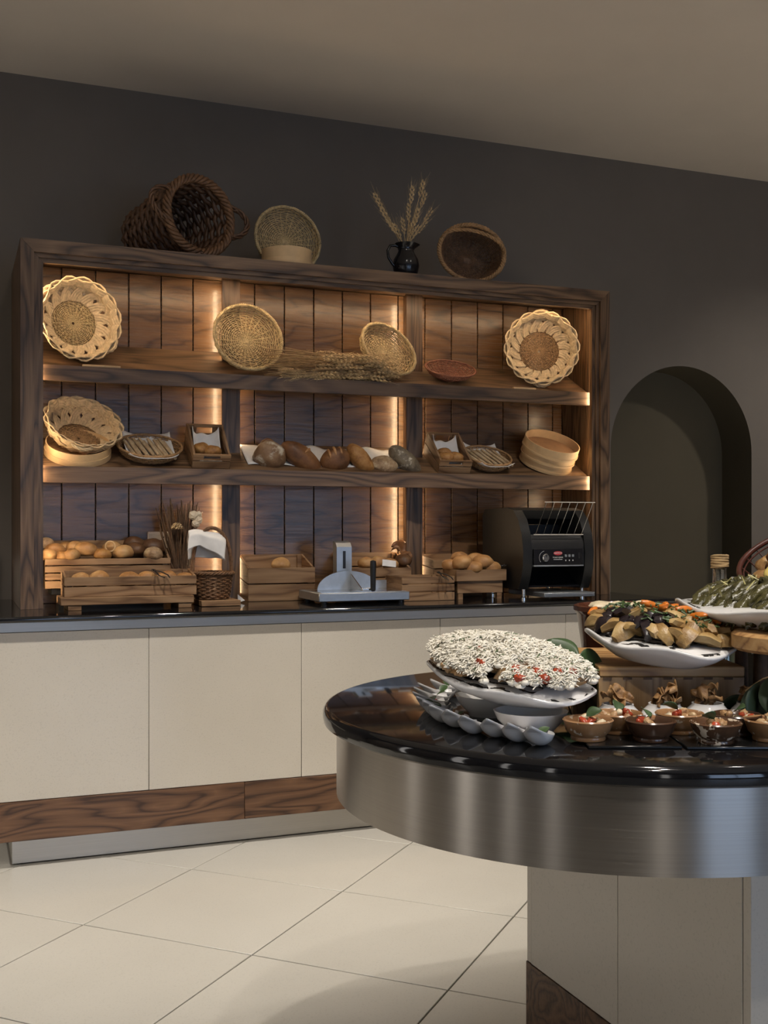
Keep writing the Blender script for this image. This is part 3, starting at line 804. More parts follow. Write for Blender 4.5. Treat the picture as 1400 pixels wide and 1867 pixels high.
p = aty(283, 1044, 4.345); tongs('black tongs hung over the edge of the crate on the low stand', (p.x, 4.362, 1.058), (0, .25, radians(-70)), .10)
tongs('black tongs hung over the small empty crate', (aty(805, 1046, 4.33).x, 4.352, 1.030), (0, .3, radians(-80)), .09)

# middle bay
crate('bread_crate', 'deep knotty pine crate between first post and bread slicer', 1.172, 1.470, 4.55, 4.735, CT+.0005, .142, .195, 2, .12)
roll(aty(512, 1030, 4.62), 'gold', 'single golden roll in the deep knotty crate', 'lone rolls', 1.1)
crate('bread_crate', 'pine crate of loaf ends behind the bread slicer', 1.62, 1.925, 4.55, 4.735, CT+.0005, .135, .20, 3, .11)
for u, v, k in ((668, 1028, 'gold'), (688, 1026, 'gold'), (712, 1030, 'gold'), (735, 1022, 'dark')):
    roll(aty(u, v, 4.62), k, 'roll in the crate behind the bread slicer', 'rolls behind the slicer', 1.0)
o = obj('bread_bag', MB().grid(lambda a, b: (a*.10-.05, b*.07-.035+.01*sin(a*9), .02*sin(a*3.1)+.012*sin(a*7+b*5)+.01*sin(b*8)), 14, 10), B['brown'], None, aty(727, 1006, 4.70)+Vector((0, -.03, -.0)), (.7, .5, -.2), solid=.002)
tag(o, 'crumpled brown paper bag in the crate behind the slicer', 'paper bag')
o = obj('price_card', MB().box(-.032, .032, -.001, .001, 0, .03), M['linen'], None, aty(711, 1031, 4.56)+Vector((0, .012, -.005)), (-.3, .12, -.1))
tag(o, 'small white card leaning in the crate behind the slicer', 'card')
crate('bread_crate', 'small empty pine crate with hand slots in front of the second post', 1.788, 2.036, 4.33, 4.52, CT+.0005, .104, .104, 3, .02)
# right bay
crate('bread_crate', 'pine crate at the back wall left of the conveyor toaster', 2.04, 2.285, 4.56, 4.735, CT+.0005, .165, .19, 4, .13)
c28 = crate('bread_crate', 'short-legged pine crate heaped with rolls beside the toaster', 2.045, 2.29, 4.33, 4.475, CT+.0805, .05, .05, 1, .03, t=.012)
obj('apron', MB().box(-.112, .108, -.062, -.050, -.052, -.0008), M['pine'], c28); obj('apron', MB().box(-.112, .108, .050, .062, -.052, -.0008), M['pine'], c28)
for x in (-.108, .082):
    for y in (-.06, .042): obj('leg', MB().box(x, x+.022, y, y+.018, -.08, -.001), M['pine'], c28)
for u, v, y, sc in ((822, 1032, 4.42, 1), (843, 1026, 4.38, 1.2), (880, 1026, 4.39, 1.25), (863, 1036, 4.36, 1), (895, 1036, 4.38, 1.1), (838, 1018, 4.44, 1), (866, 1020, 4.45, 1)):
    roll(aty(u, v, y), 'gold', 'round golden roll heaped in the short-legged crate', 'rolls in the short-legged crate', sc)
p = aty(918, 1034, 4.36); tongs('steel tongs lying on the rolls of the short-legged crate', (p.x, p.y, p.z+.006), (0, 0, .3), .06)
for o_ in bpy.data.objects:
    pass

# ------------------------------------------------------------------ bread slicer
sl = thing('bread_slicer', 'grey manual bread slicer with half-round guard and black handle', 'bread slicer', (1.59, 4.39, CT))
sx = 1.59; 
obj('base_tray', MB().box(-.20, .20, -.14, .14, .012, .048, .003), M['steel_grey'], sl)
obj('tray_well', MB().box(-.185, .185, -.125, .10, .0482, .0495), M['chrome'], sl)
for x in (-.17, .17):
    for y in (-.115, .115): obj('foot', MB().lathe([(.014, .0005), (.014, .0118)], 14), M['black'], sl, (x, y, 0))
m = MB().prism([(.112, .05), (.062, .05), (.062, .232), (.078, .25), (.112, .258)], -.034, .034, 'x')
tw = obj('tower', m, M['steel_grey'], sl, (-.02, 0, 0), ang=20)
obj('slot', MB().box(-.006, .006, .0605, .0618, .14, .215), M['black'], tw)
m = MB().prism([(.138*cos(t_), .05+.080*sin(t_)) for t_ in (pi*i/24 for i in range(25))], .040, .045, 'y')
obj('half_round_guard', m, M['steel_grey'], sl, (-.01, 0, 0), ang=20)
obj('blade', MB().prism([(.038, .052), (-.095, .052), (-.10, .062), (.038, .12)], -.002, .002, 'x'), M['chrome'], sl, (.0, 0, 0), ang=20)
obj('blade_arm', MB().box(.0, .06, -.105, -.09, .053, .063, .002), M['chrome'], sl)
hd = obj('handle', MB().lathe([(.006, .05), (.011, .055), (.012, .11), (.013, .16), (.012, .176), (.004, .18)], 14), M['black'], sl, (.045, -.115, 0))
obj('fence', MB().box(.02, .19, .098, .102, .05, .085), M['steel_grey'], sl)

# ------------------------------------------------------------------ conveyor toaster
tx0, tx1, ty0, ty1 = 2.307, 2.663, 4.20, 4.60
to = thing('conveyor_toaster', 'black conveyor toaster with curved front, wire bread rack and dial panel', 'toaster', ((tx0+tx1)/2, ty0, CT))
hw = (tx1-tx0)/2
side = [(.05, .045), (.40, .045), (.40, .372), (.375, .400), (.16, .405), (.10, .392), (.055, .350), (.022, .285), (.008, .21), (.012, .14), (.03, .085)]
for x in (-hw, hw-.045):
    obj('side_cheek', MB().prism(side, x, x+.045, 'x'), M['black_satin'], to, ang=30)
iw = hw-.0455
obj('hood', MB().prism([(.10, .392), (.16, .405), (.375, .40), (.40, .372), (.40, .33), (.20, .33), (.12, .355)], -iw, iw, 'x'), M['black_satin'], to, ang=30)
obj('chamber_back', MB().box(-iw, iw, .24, .40, .055, .329), M['black'], to)
obj('front_panel', MB().prism([(.015, .15), (.018, .245), (.04, .285), (.10, .275), (.10, .15)], -iw, iw, 'x'), M['black'], to, ang=30)
cp = obj('control_panel', MB().box(-.128, .118, .004, .0145, .152, .222, .001), M['black_gloss'], to)
obj('panel_ledge', MB().box(-.13, .12, -.002, .015, .145, .151, .001), M['steel_grey'], to)
obj('crumb_ramp', MB().prism([(.05, .052), (.22, .052), (.22, .14), (.20, .14)], -iw, iw, 'x'), M['black_gloss'], to, ang=20)
R90 = Matrix.Rotation(pi/2, 4, 'X')
dl = obj('dial', MB().lathe([(.017, 0), (.017, .008), (.014, .011), (.001, .011)], 28).xf(R90), M['chrome'], cp, (-.072, .0035, .184), ang=30)
obj('pointer', MB().box(-.001, .001, -.0135, -.0112, .002, .013), M['black'], dl)
m = MB().tube([(-.072+.029*cos(t_), .0036, .184+.029*sin(t_)) for t_ in (radians(100+i*8) for i in range(16))], .0007, 4); obj('dial_scale', m, M['linen'], cp)
M['logo_red'] = plain('logo_red', (.42, .02, .03), .35, .02, 10)
obj('logo_badge', MB().prism([(.022*cos(t_), .009*sin(t_)) for t_ in (2*pi*i/28 for i in range(28))], .0030, .0038, 'y'), M['logo_red'], cp, (-.008, 0, .203))
def text(s_, size, mat, parent, loc, name='lettering'):
    c = bpy.data.curves.new('t', 'FONT'); c.body = s_; c.size = size; c.align_x = 'CENTER'; c.align_y = 'CENTER'; c.extrude = .0002
    o = bpy.data.objects.new('t', c); COL.objects.link(o); bpy.context.view_layer.update()
    me = bpy.data.meshes.new_from_object(o); bpy.data.objects.remove(o); me.materials.clear(); me.materials.append(mat)
    return link(name, me, parent, loc, (pi/2, 0, 0))
text('HATCO', .0115, M['linen'], cp, (-.008, .0026, .203))
text('TOAST-QWIK', .0085, M['linen'], cp, (-.008, .0036, .184))
obj('model_bar', MB().box(-.03, .014, .0032, .004, .1745, .1765), M['linen'], cp)
for i in range(3):
    obj('button', MB().box(.026+.018*i, .037+.018*i, .001, .004, .186, .197, .001), M['steel_grey'], cp)
    obj('button_mark', MB().box(.0295+.018*i, .0335+.018*i, .003, .004, .168, .174), M['linen'], cp)
sw = obj('switch', MB().box(.094, .104, .001, .004, .178, .205, .001), M['black'], cp)
obj('base_tray', MB().box(-.095, .16, -.03, .30, .012, .032, .002).box(-.09, .155, -.034, -.0305, .022, .026), M['steel_grey'], to)
for x in (-hw+.03, hw-.03):
    for y in (.06, .36): obj('leg', MB().lathe([(.013, .0005), (.013, .008), (.008, .012), (.008, .0445)], 14), M['chrome'], to, (x, y, 0))
rk = MB(); w2 = .125
lo, hi_ = Vector((0, .012, .285)), Vector((0, -.085, .425))
for i in range(7):
    x = -w2+.01 + i*(2*w2-.02)/6; rk.tube([lo+Vector((x, 0, 0)), hi_+Vector((x, 0, 0))], .0015, 5)
rk.tube([lo+Vector((-w2, 0, 0)), lo+Vector((w2, 0, 0))], .0022, 6).tube([hi_+Vector((-w2, 0, 0)), hi_+Vector((w2, 0, 0))], .0022, 6)
obj('wire_rack', rk, M['chrome'], to)

# ------------------------------------------------------------------ wicker basket, napkin, twigs, socket
bc = Vector((.990, 4.43, CT+.024))
tag(obj('serving_board', MB().box(.925, 1.085, 4.33, 4.53, CT+.0005, CT+.0235, .002), M['pine']), 'thick pine board under the small handled basket', 'board')
hb_ = thing('handled_basket', 'small brown willow basket with a tall hoop handle', 'basket', bc)
prof = [(.006, .004), (.058, .004), (.064, .02), (.074, .105)]
obj('weave', weave(prof, 22, 20, .0034, .0034, .03, sx=1.1, sy=.95), M['wick_brown'], hb_, kind='stuff', ang=80)
obj('stakes', stakes(prof, 22, .003, 1.1, .95), M['wick_brown'], hb_, kind='stuff', ang=80)
obj('rim', rope_ring(.077, .106, 4, .005, .0042, 9, 1.1, .95), M['wick_brown'], hb_, ang=80)
hp = [(-.08*cos(pi*i/24), 0, .105+.185*sin(pi*i/24)**.8) for i in range(25)]
obj('handle', rope(hp, 4, .004, .004, 4, 90), M['wick_brown'], hb_, ang=80)
def nap(a, b):
    # cloth hung over the handle: b runs front hem -> over the hoop -> back hem
    s_ = (b-.5)*2; d = abs(s_)
    x = (a-.5)*.155 + .012*(1 if s_ > 0 else -.6)*d
    z = -(.062+.05*abs(a-.35) if s_ < 0 else .118-.02*a)*d**1.1 + .003*sin(a*9) - .016*(a-.5) - .012*(a-.5)**2*4
    y = .022*(1 if s_ > 0 else -1)*min(1, d*3) + .007*sin(a*7+s_*2)*d
    return (x, y, z)
nk = obj('napkin', MB().grid(nap, 26, 30), M['linen'], None, bc+Vector((-.02, 0, .278)), (0, .06, .05), solid=.0025, ang=80)
tag(nk, 'white cloth napkin draped over the handle of the small basket', 'napkin')
tb = thing('twig_bundle', 'bundle of dry twigs with garlic bulbs standing left of the small basket', 'dried twigs', (.90, 4.62, CT))
m = MB(); rs_ = random.Random(11)
for i in range(84):
    a = rs_.uniform(-1, 1); b_ = rs_.uniform(-1, 1)
    p0 = Vector((a*.012, b_*.012, .002)); p1 = Vector((a*.03, b_*.02, .13)); tip = Vector((-.01+a*.085+rs_.uniform(-.02, .02), b_*.045, rs_.uniform(.30, .44)))
    mid = p1.lerp(tip, .5)+Vector((rs_.uniform(-.012, .012), rs_.uniform(-.01, .01), 0))
    m.tube([p0, p1, mid, tip], [.0038, .0036, .0030, .0018], 4)
obj('twigs', m, M['twig'], tb, kind='stuff')
obj('tie', MB().tube([(.034*cos(t_), .026*sin(t_), .13) for t_ in (2*pi*i/20 for i in range(20))], .004, 6, True), M['wheat'], tb)
M['garlic'] = plain('garlic', (.62, .52, .38), .5, .2, 30)
for (u, v, s_) in ((353, 940, 1.0), (361, 948, .9), (357, 955, .85), (362, 938, .7)):
    p = aty(u, v, 4.58) - Vector((.90, 4.62, CT))
    m = MB().blob(.021*s_, .021*s_, .019*s_, v, .05, 2, 18, 12, shape=lambda d: 1+.06*cos(6*math.atan2(d.y, d.x))); m.tube([(0, 0, .014*s_), (.003, 0, .03*s_), (.008, 0, .05*s_)], [.006*s_, .003*s_, .002], 6)
    obj('garlic_bulb', m, M['garlic'], tb, p, (1.2, .4*s_, s_*3))
m = MB()
for i in range(70):
    d = Vector((rs_.gauss(0, 1), rs_.gauss(0, 1), abs(rs_.gauss(0, 1)))).normalized(); m.tube([(0, 0, 0), d*.026], [.001, .003], 4)
obj('seed_head', m, M['wheat'], tb, aty(323, 964, 4.56)-Vector((.90, 4.62, CT)))
so = thing('power_socket', 'white double power socket on the plank back beside the twigs', 'socket', (aty(292, 982, KB).x, KB-.001, aty(292, 982, KB).z))
obj('plate', MB().box(-.055, .045, -.012, 0, -.04, .03, .002), M['linen'], so)
obj('hood', MB().box(-.055, .045, -.03, -.0125, .018, .03, .002), M['linen'], so)
for x, z in ((.012, .006), (.024, -.012), (.018, -.03)): obj('hole', MB().lathe([(.003, 0), (.003, .001)], 10).xf(R90), M['black'], so, (x, -.0121, z))

# ------------------------------------------------------------------ lower shelf
def on_shelf(x, y, off=.0): return Vector((x, y, shelf_z(2, y)+off))
h2 = thing('wooden_hoop', 'pale bent-wood sieve hoop under the braided basket on the lower shelf', 'wooden hoop', on_shelf(aty(141, 835, 4.60).x+.003, 4.615, .002), (RAKE, 0, 0))
m = MB(); hoop(m, .128, .052, .004, n=56); obj('band', m, M['hoop'], h2)
m = MB(); hoop(m, .132, .024, .0035, n=56); obj('outer_band', m, M['hoop'], h2)
obj('mesh_disc', MB().lathe([(.001, .012), (.1235, .012), (.1235, .014), (.001, .014)], 40), M['wick_tan'], h2)
braided('pale braided splint basket tipped forward on a bent-wood hoop of the lower shelf', (aty(143, 800, 4.63).x+.004, 4.655, 1.592), (radians(44), radians(6), .1), .092, .150, .085, M['wick_pale'], M['wick_tan'], wdt=.032)

def stick_basket(label, x, y, rx, ry, n, lbl2, grp, nl, lean, mat):
    base = on_shelf(x, y, .002)
    o = thing('bread_basket', label, 'basket', base, (RAKE, 0, 0))
    s_ = ry/rx
    tray_parts(o, [(.006, .0), (rx*.72, .0), (rx*.9, .016), (rx, .045)], 30, 18, .0024, .0026, mat, .0035, .0032, 34, 1, s_, amp=.0026)
    Mx = Matrix.Translation(base) @ Euler((RAKE, 0, 0)).to_matrix().to_4x4()
    def cl(a, b):
        xx, yy = (a-.5)*rx*1.5, (b-.5)*ry*2.1; return (xx, yy, .012+.03*(abs(b-.5)*2)**3+.004*sin(a*11)*sin(b*7)+.02*(abs(a-.5)*2)**4)
    q = obj('napkin', MB().grid(cl, 22, 22), M['linen'], None, base, (RAKE, 0, radians(20)), solid=.002, ang=80); q.rotation_euler = (RAKE, 0, 0)
    tag(q, nl, 'napkin')
    me = MB().tube([(0, -.075, 0), (0, -.03, .001), (0, .03, .0), (0, .075, 0)], [.0062, .0068, .0066, .006], 8).mesh('breadstick', B['stick'], 50)
    for i in range(n):
        p = Mx @ Vector(((i-(n-1)/2)*.0135, -.004+random.uniform(-.006, .006), .030+.006*(i % 2)+random.uniform(0, .004)))
        k = link('breadstick', me, None, p, (RAKE+.12, 0, lean+random.uniform(-.05, .05))); tag(k, lbl2, 'breadstick', grp)
        k.rotation_euler = (Matrix.Rotation(RAKE+.06, 3, 'X') @ Matrix.Rotation(lean+random.uniform(-.05, .05), 3, 'Z')).to_euler()
stick_basket('olive-brown oval wicker basket of breadsticks left of a slotted crate', aty(272, 830, 4.61).x, 4.615, .132, .112, 13, 'thin golden breadstick in the oval basket next to the bent-wood hoop', 'breadsticks in the left basket', 'white napkin lining the breadstick basket next to the bent-wood hoop', .22, M['wick_tan'])
stick_basket('round tan wicker basket of breadsticks beside the stacked sieves', aty(888, 845, 4.60).x-.005, 4.605, .112, .108, 12, 'thin golden breadstick in the basket beside the stacked sieves', 'breadsticks in the right basket', 'white napkin lining the breadstick basket beside the sieves', .28, M['wick_tan'])
# slotted crates with napkins and rolls
for (x0, x1, lbl, nl, rl, gr, k, rp) in ((.925, 1.083, 'slotted pine crate with napkin and rolls beside the first post', 'white napkin lining the slotted crate beside the first post', 'round roll on the napkin in the crate beside the first post', 'rolls in the slotted crate at the first post', 'orange', ((-.03, -.02), (.012, -.045))),
                                       (2.040, 2.200, 'slotted pine crate with napkin and rolls beside the second post', 'white napkin lining the slotted crate beside the second post', 'brown roll on the napkin in the crate beside the second post', 'rolls in the slotted crate at the second post', 'orange', ((-.03, -.05), (.02, -.045), (-.02, .0)))):
    zc_ = shelf_z(2, 4.603)+.001
    crate('slotted_crate', lbl, x0, x1, 4.503, 4.703, zc_, .062, .115, 2, .012, rot=(RAKE, 0, 0), slots=True)
    base = Vector(((x0+x1)/2, 4.603, zc_))
    def cl(a, b):
        xx = (a-.5)*(x1-x0-.045); yy = -.07+b*.15
        return (xx, yy, .016+.062*b**2.2+.035*(abs(a-.5)*2)**6*(b) + .004*sin(a*13+b*3))
    q = tag(obj('napkin', MB().grid(cl, 20, 20), M['linen'], None, base, (RAKE, 0, 0), solid=.002, ang=80), nl, 'napkin')
    Mx = Matrix.Translation(base) @ Euler((RAKE, 0, 0)).to_matrix().to_4x4()
    for (a, b) in rp: roll(Mx @ Vector((a, b, .052)), k, rl, gr, .92)
# bread cloth and the six loaves of the middle bay
def cloth(a, b):
    x = 1.172 + a*.785; y = 4.552 + b*.16
    return (x, y, shelf_z(2, y) + .004 + .003*sin(a*40+b*3) + .012*max(0, sin(a*17+1))*b*b)
tag(obj('bread_cloth', MB().grid(cloth, 60, 10), M['linen'], None, solid=.002, ang=80), 'white cloth spread under the loaves on the lower shelf', 'cloth')
def loaf(label, u, v, y, rx, ry, rz, key, ang, seed, amp=.08, flat=.15, yaw=0, scores=0, cut=None):
    p = aty(u, v, y)
    shp = None
    rx, ry, rz = rx*1.1, ry*1.1, rz*1.12
    m = MB().blob(rx, ry, rz, seed, amp, 1.5, 28, 18, flat, shp)
    sm_ = MB()
    if scores:
        for i in range(scores):
            c = (i-(scores-1)/2)*rx*1.2/scores
            pts = [Vector((c+rx*.2*(t_-.5), (t_-.5)*ry*1.3, rz*.985*sqrt(max(.05, 1-(c/rx)**2-((t_-.5)*1.3)**2))+.001)) for t_ in (j/8 for j in range(9))]
            sm_.tube(pts, [.001]+[.006]*7+[.001], 6)
    o = obj('bread_loaf', m, B[key], None, p, ang=60)
    if scores: obj('score', sm_, B['toast_pale'], o, ang=60)
    o.rotation_euler = (Matrix.Rotation(radians(yaw), 3, 'Z') @ Matrix.Rotation(radians(ang), 3, 'Y') @ Matrix.Rotation(radians(28), 3, 'X')).to_euler()
    tag(o, label, 'bread loaf'); return o
loaf('round floury country loaf at the left end of the bread row', 491, 833, 4.565, .066, .05, .064, 'flour', 8, 3, .12)
loaf('flat brown crust slice standing behind the floury country loaf', 487, 815, 4.65, .035, .018, .036, 'brown', 0, 4)
loaf('long dark brown bloomer loaf with a pale score', 549, 835, 4.57, .098, .05, .046, 'brown', 36, 5, .05, scores=1)
loaf('brown loaf with orange scores and a floury side', 611, 840, 4.56, .062, .046, .052, 'brown', -14, 6, .08, scores=3)
loaf('long yellow-brown seeded loaf leaning in the bread row', 657, 838, 4.56, .078, .040, .038, 'orange', 50, 8, .05)
loaf('small round tan loaf between the seeded loaf and the grey loaf', 700, 848, 4.56, .058, .045, .036, 'seed', 4, 9, .1)
loaf('grey floury rye loaf leaning at the second post', 738, 840, 4.56, .086, .045, .040, 'rye', 40, 12, .07)
# stacked sieves
sv = thing('stacked_sieves', 'stack of three pale bent-wood sieves at the right end of the lower shelf', 'sieves', on_shelf(2.655, 4.625, .002), (RAKE+.02, .06, 0))
for i, (zz, r) in enumerate(((0, .126), (.039, .130), (.074, .134))):
    m = MB(); hoop(m, r, .038 if i < 2 else .048, .004, zz, 56); b_ = obj('sieve_band', m, M['hoop'], sv)
    m = MB(); hoop(m, r+.0035, .010, .003, zz+.001, 56); obj('lap_band', m, M['hoop'], b_)
obj('mesh_disc', MB().lathe([(.001, .080), (.129, .080), (.129, .082), (.001, .082)], 40), M['hoop_dark'], sv)

# ------------------------------------------------------------------ food on the island
def cam_rot(deg): return CY + radians(deg)
M['white_glaze'] = plain('white_glaze', (.72, .71, .70), .14, .03, 6)
def glaze(name, c1, c2, sp=0.0, rough=.22):
    k = NT(name); c = k.coords(); n = k.noise(c, 18, 4, .6); col = k.ramp(n, [(.35, c1), (.65, c2)])
    if sp:
        s_ = k.noise(c, 85, 2, .5); col = k.mix(k.ramp(s_, [(.66-.1*sp, (0, 0, 0)), (.70-.1*sp, (1, 1, 1))]), col, (.62, .52, .40))
    k.set(Base_Color=col, Roughness=rough); return k.m
G = {'tan': glaze('glaze_tan', (.26, .135, .06), (.38, .21, .10), .25), 'dark': glaze('glaze_dark', (.045, .022, .013), (.09, .045, .025), 0), 'speck': glaze('glaze_speck', (.05, .028, .017), (.12, .06, .03), .75), 'red': glaze('glaze_red', (.075, .022, .012), (.11, .035, .018), 0, .15)}
def splat(name):
    k = NT(name); c = k.coords((1, 1, 1)); n = k.noise(c, 30, 3, .6, 2.5)
    w_ = k.n('ShaderNodeTexWave', wave_type='RINGS'); w_.inputs['Scale'].default_value = 16; w_.inputs['Distortion'].default_value = 9; k.l(c, w_.inputs['Vector'])
    f = k.math('MULTIPLY', w_.outputs['Fac'], n)
    k.set(Base_Color=k.ramp(f, [(.36, (.74, .73, .71)), (.40, (.03, .03, .03))]), Roughness=.15); return k.m
M['splat'] = splat('splat_glaze')
def platter(name, label, X, Z, z, a, b, ang, h=.032, wav=.006, tilt=(0, 0)):
    p = cz(X, Z, z); o = thing(name, label, 'platter', p); o.rotation_euler = (Matrix.Rotation(CY, 3, 'Z') @ Matrix.Rotation(tilt[0], 3, 'X') @ Matrix.Rotation(tilt[1], 3, 'Y') @ Matrix.Rotation(radians(ang), 3, 'Z')).to_euler()
    def wv(p_, t, r): return (p_[0], p_[1], p_[2] + wav*sin(5*t+1)*max(0, (r-.6))*2.2)
    R_ = [(.01, 0), (.60, 0), (.66, .004), (.86, h*.55), (1.0, h), (1.0, h+.004)]
    obj('body', MB().lathe(R_ + [(.98, h+.0055)], 56, a, b, wv), M['white_glaze'], o, ang=60)
    obj('well', MB().lathe([(.975, h+.0058), (.84, h*.55+.005), (.64, .009), (.01, .008)], 56, a, b, wv), M['splat'], o, ang=60)
    return o, Matrix.Translation(p) @ o.rotation_euler.to_matrix().to_4x4()

# platter of grated-cheese toasts on two white bowls
for X, Z, lbl in ((.236, 1.765, 'white porcelain bowl holding up the cheese-covered platter, beside the spoons'), (.185, 1.93, 'white porcelain bowl under the far end of the cheese-covered platter')):
    o = obj('prop_bowl', MB().lathe([(.001, 0), (.036, 0), (.038, .006), (.054, .022), (.060, .036), (.057, .036), (.046, .02), (.001, .01)], 40), M['white_glaze'], None, cz(X, Z, IT+.0005), ang=50); tag(o, lbl, 'bowl')
pl, PM = platter('oval_platter', 'white oval platter heaped with cheese-covered toasts', .206, 1.825, IT+.056, .157, .100, -42, .026, .005, (radians(9.5), radians(2)))
B['toast'] = crust('toast', (.25, .11, .035), (.45, .26, .11), (.60, .42, .24), 0, 40, .4)
M['tomato'] = plain('tomato', (.36, .055, .022), .25, .35, 60)
M['cheese'] = plain('cheese', (.78, .74, .64), .5, .06, 40)
M['herb'] = plain('herb', (.05, .09, .025), .5, .4, 60)
rs_ = random.Random(5)
def mound(x, y, a, b, h): return h*max(0, 1-(x/a)**2-(y/b)**2)**.7
tme = [MB().blob(.021, .018, .010, 60+i, .4, 2.2, 16, 10).mesh('toast_piece', B['toast'], 60) for i in range(4)]
pts = []
for i in range(400):
    x, y = rs_.uniform(-.15, .15), rs_.uniform(-.082, .082)
    if (x/.140)**2+(y/.083)**2 > 1 or any((x-p[0])**2+(y-p[1])**2 < .023**2 for p in pts): continue
    pts.append((x, y))
    o = link('toast_piece', rs_.choice(tme), None, PM @ Vector((x, y, .026+mound(x, y, .17, .10, .042))), (rs_.uniform(-.5, .5), rs_.uniform(-.5, .5), rs_.uniform(0, 6)))
    tag(o, 'golden toast piece under the grated cheese', 'toast', 'toasts under the grated cheese')
tmm = [MB().blob(.012, .010, .007, 80+i, .35, 2.5, 12, 8).mesh('tomato_piece', M['tomato'], 60) for i in range(3)]
for x, y in ((-.13, .02), (-.115, -.03), (-.10, .05), (.0, -.075), (.06, -.065), (.09, -.05), (.11, -.03), (.105, -.055), (.125, -.01), (-.02, -.05), (-.135, -.005), (.0, .0), (.075, -.075)):
    o = link('tomato_piece', rs_.choice(tmm), None, PM @ Vector((x, y, .040+mound(x, y, .17, .10, .044))), (rs_.uniform(-.5, .5), rs_.uniform(-.5, .5), rs_.uniform(0, 6)), (1.1,)*3)
    tag(o, 'red tomato piece on the cheese-covered platter', 'tomato', 'tomato pieces on the cheese-covered platter')
ch, hb2 = MB(), MB()
for i in range(13000):
    r_ = sqrt(rs_.random())*1.0; t_ = rs_.uniform(0, 2*pi); x, y = .152*r_*cos(t_), .095*r_*sin(t_)
    if noise.noise(Vector((x*30, y*30, 3))) - .12*(y < -.05) < -.36: continue
    z_ = .037 + mound(x, y, .17, .10, .046) + rs_.uniform(0, .010) + .004*noise.noise(Vector((x*60, y*60, 1)))
    an = rs_.uniform(0, pi); l_ = rs_.uniform(.003, .009); d = Vector((cos(an), sin(an), rs_.uniform(-.5, .5)))*l_
    c = Vector((x, y, z_)); tgt = hb2 if rs_.random() < .03 else ch
    tgt.tube([c-d, c+Vector((0, 0, .002)), c+d], [.0009, .0011, .0009], 3)
    if i % 28 == 0: ch.blob(.009, .009, .005, i, .3, 2, 8, 5); ch.xf(Matrix.Translation(c-Vector((0, 0, .006))), len(ch.v)-48)
gc = link('grated_cheese', ch.mesh('grated_cheese', M['cheese'], 60), None); gc.matrix_world = PM
tag(gc, 'white grated cheese strewn over the toasts of the oval platter', 'grated cheese', kind='stuff')
gh = link('chopped_herbs', hb2.mesh('chopped_herbs', M['herb'], 60), None); gh.matrix_world = PM
tag(gh, 'chopped green herbs scattered in the grated cheese', 'herbs', kind='stuff')

# porcelain tasting spoons in an arc
def spoon_mesh():
    """curved porcelain tasting spoon: oval bowl, short upswept rounded handle"""
    m = MB(); ns, nc = 26, 12
    def sec(t):
        # t 0 bowl nose .. 1 handle end
        x = -.030 + .092*t
        k = max(0, (t-.55)/.45)
        wd = .0225*sin(pi*min(1, max(0, .02+t*.98))**.85)**.62 if t < .999 else .002
        wd = max(.0015, wd*(1-.30*k))
        top = .0185 + .022*max(0, (t-.30)/.70)**1.7
        dep = .0150*max(0, 1-((t-.34)/.42)**2)**.7
        return x, wd, top, dep
    for sgn, th in ((1, 0.0), (-1, .0030)):
        for i_ in range(ns+1):
            x, wd, top, dep = sec(i_/ns)
            for q in range(nc+1):
                f = (q/nc-.5)*2
                zz = top - dep*(1-f*f)**.8 - (th if abs(f) < .999 else th*.4)
                m.v.append((x, wd*f, zz))
    W = nc+1; o2 = (ns+1)*W
    for i_ in range(ns):
        for q in range(nc):
            a = i_*W+q; m.f.append((a, a+1, a+W+1, a+W)); m.f.append((o2+a, o2+a+W, o2+a+W+1, o2+a+1))
        for q in (0, nc):
            a = i_*W+q; m.f.append((a, a+W, o2+a+W, o2+a))
    for i_ in (0, ns):
        for q in range(nc):
            a = i_*W+q; m.f.append((a, a+1, o2+a+1, o2+a))
    zmin = min(v[2] for v in m.v); m.v = [(v[0], v[1], v[2]-zmin+.0005) for v in m.v]
    return m.mesh('tasting_spoon', M['porcelain'], 75)
sme = spoon_mesh()
M['ruby'] = plain('ruby', (.20, .006, .010), .12, .3, 60)
sed = MB().blob(.0048, .0042, .0042, 3, .1, 2, 10, 8).mesh('pomegranate_seed', M['ruby'], 70)
M['leaf'] = plain('leaf', (.045, .085, .030), .4, .35, 30)
M['leaf_grey'] = plain('leaf_grey', (.060, .095, .055), .5, .3, 25)
def leaf_mesh(l_, w_, cup=.15, mat='leaf'):
    def fn(a, b):
        f = (b-.5)*2; wd = w_*sin(pi*min(1, max(0, a)))**.7*(1-.25*a)
        return (a*l_, wd*f, -cup*wd*f*f*-1 + .12*l_*sin(a*2.4))
    return MB().grid(fn, 10, 6).mesh('leaf', M[mat], 70)
SP = [((985, 1338), (962, 1322)), ((945, 1332), (918, 1318)), ((905, 1324), (876, 1312)), ((865, 1318), (832, 1304)), ((832, 1307), (796, 1299)), ((812, 1299), (756, 1289)), ((803, 1291), (740, 1280)), ((797, 1284), (729, 1270)), ((794, 1276), (720, 1261)), ((798, 1268), (724, 1252)), ((806, 1260), (734, 1243)), ((820, 1252), (756, 1238))]
lf_small = leaf_mesh(.022, .009, .2)
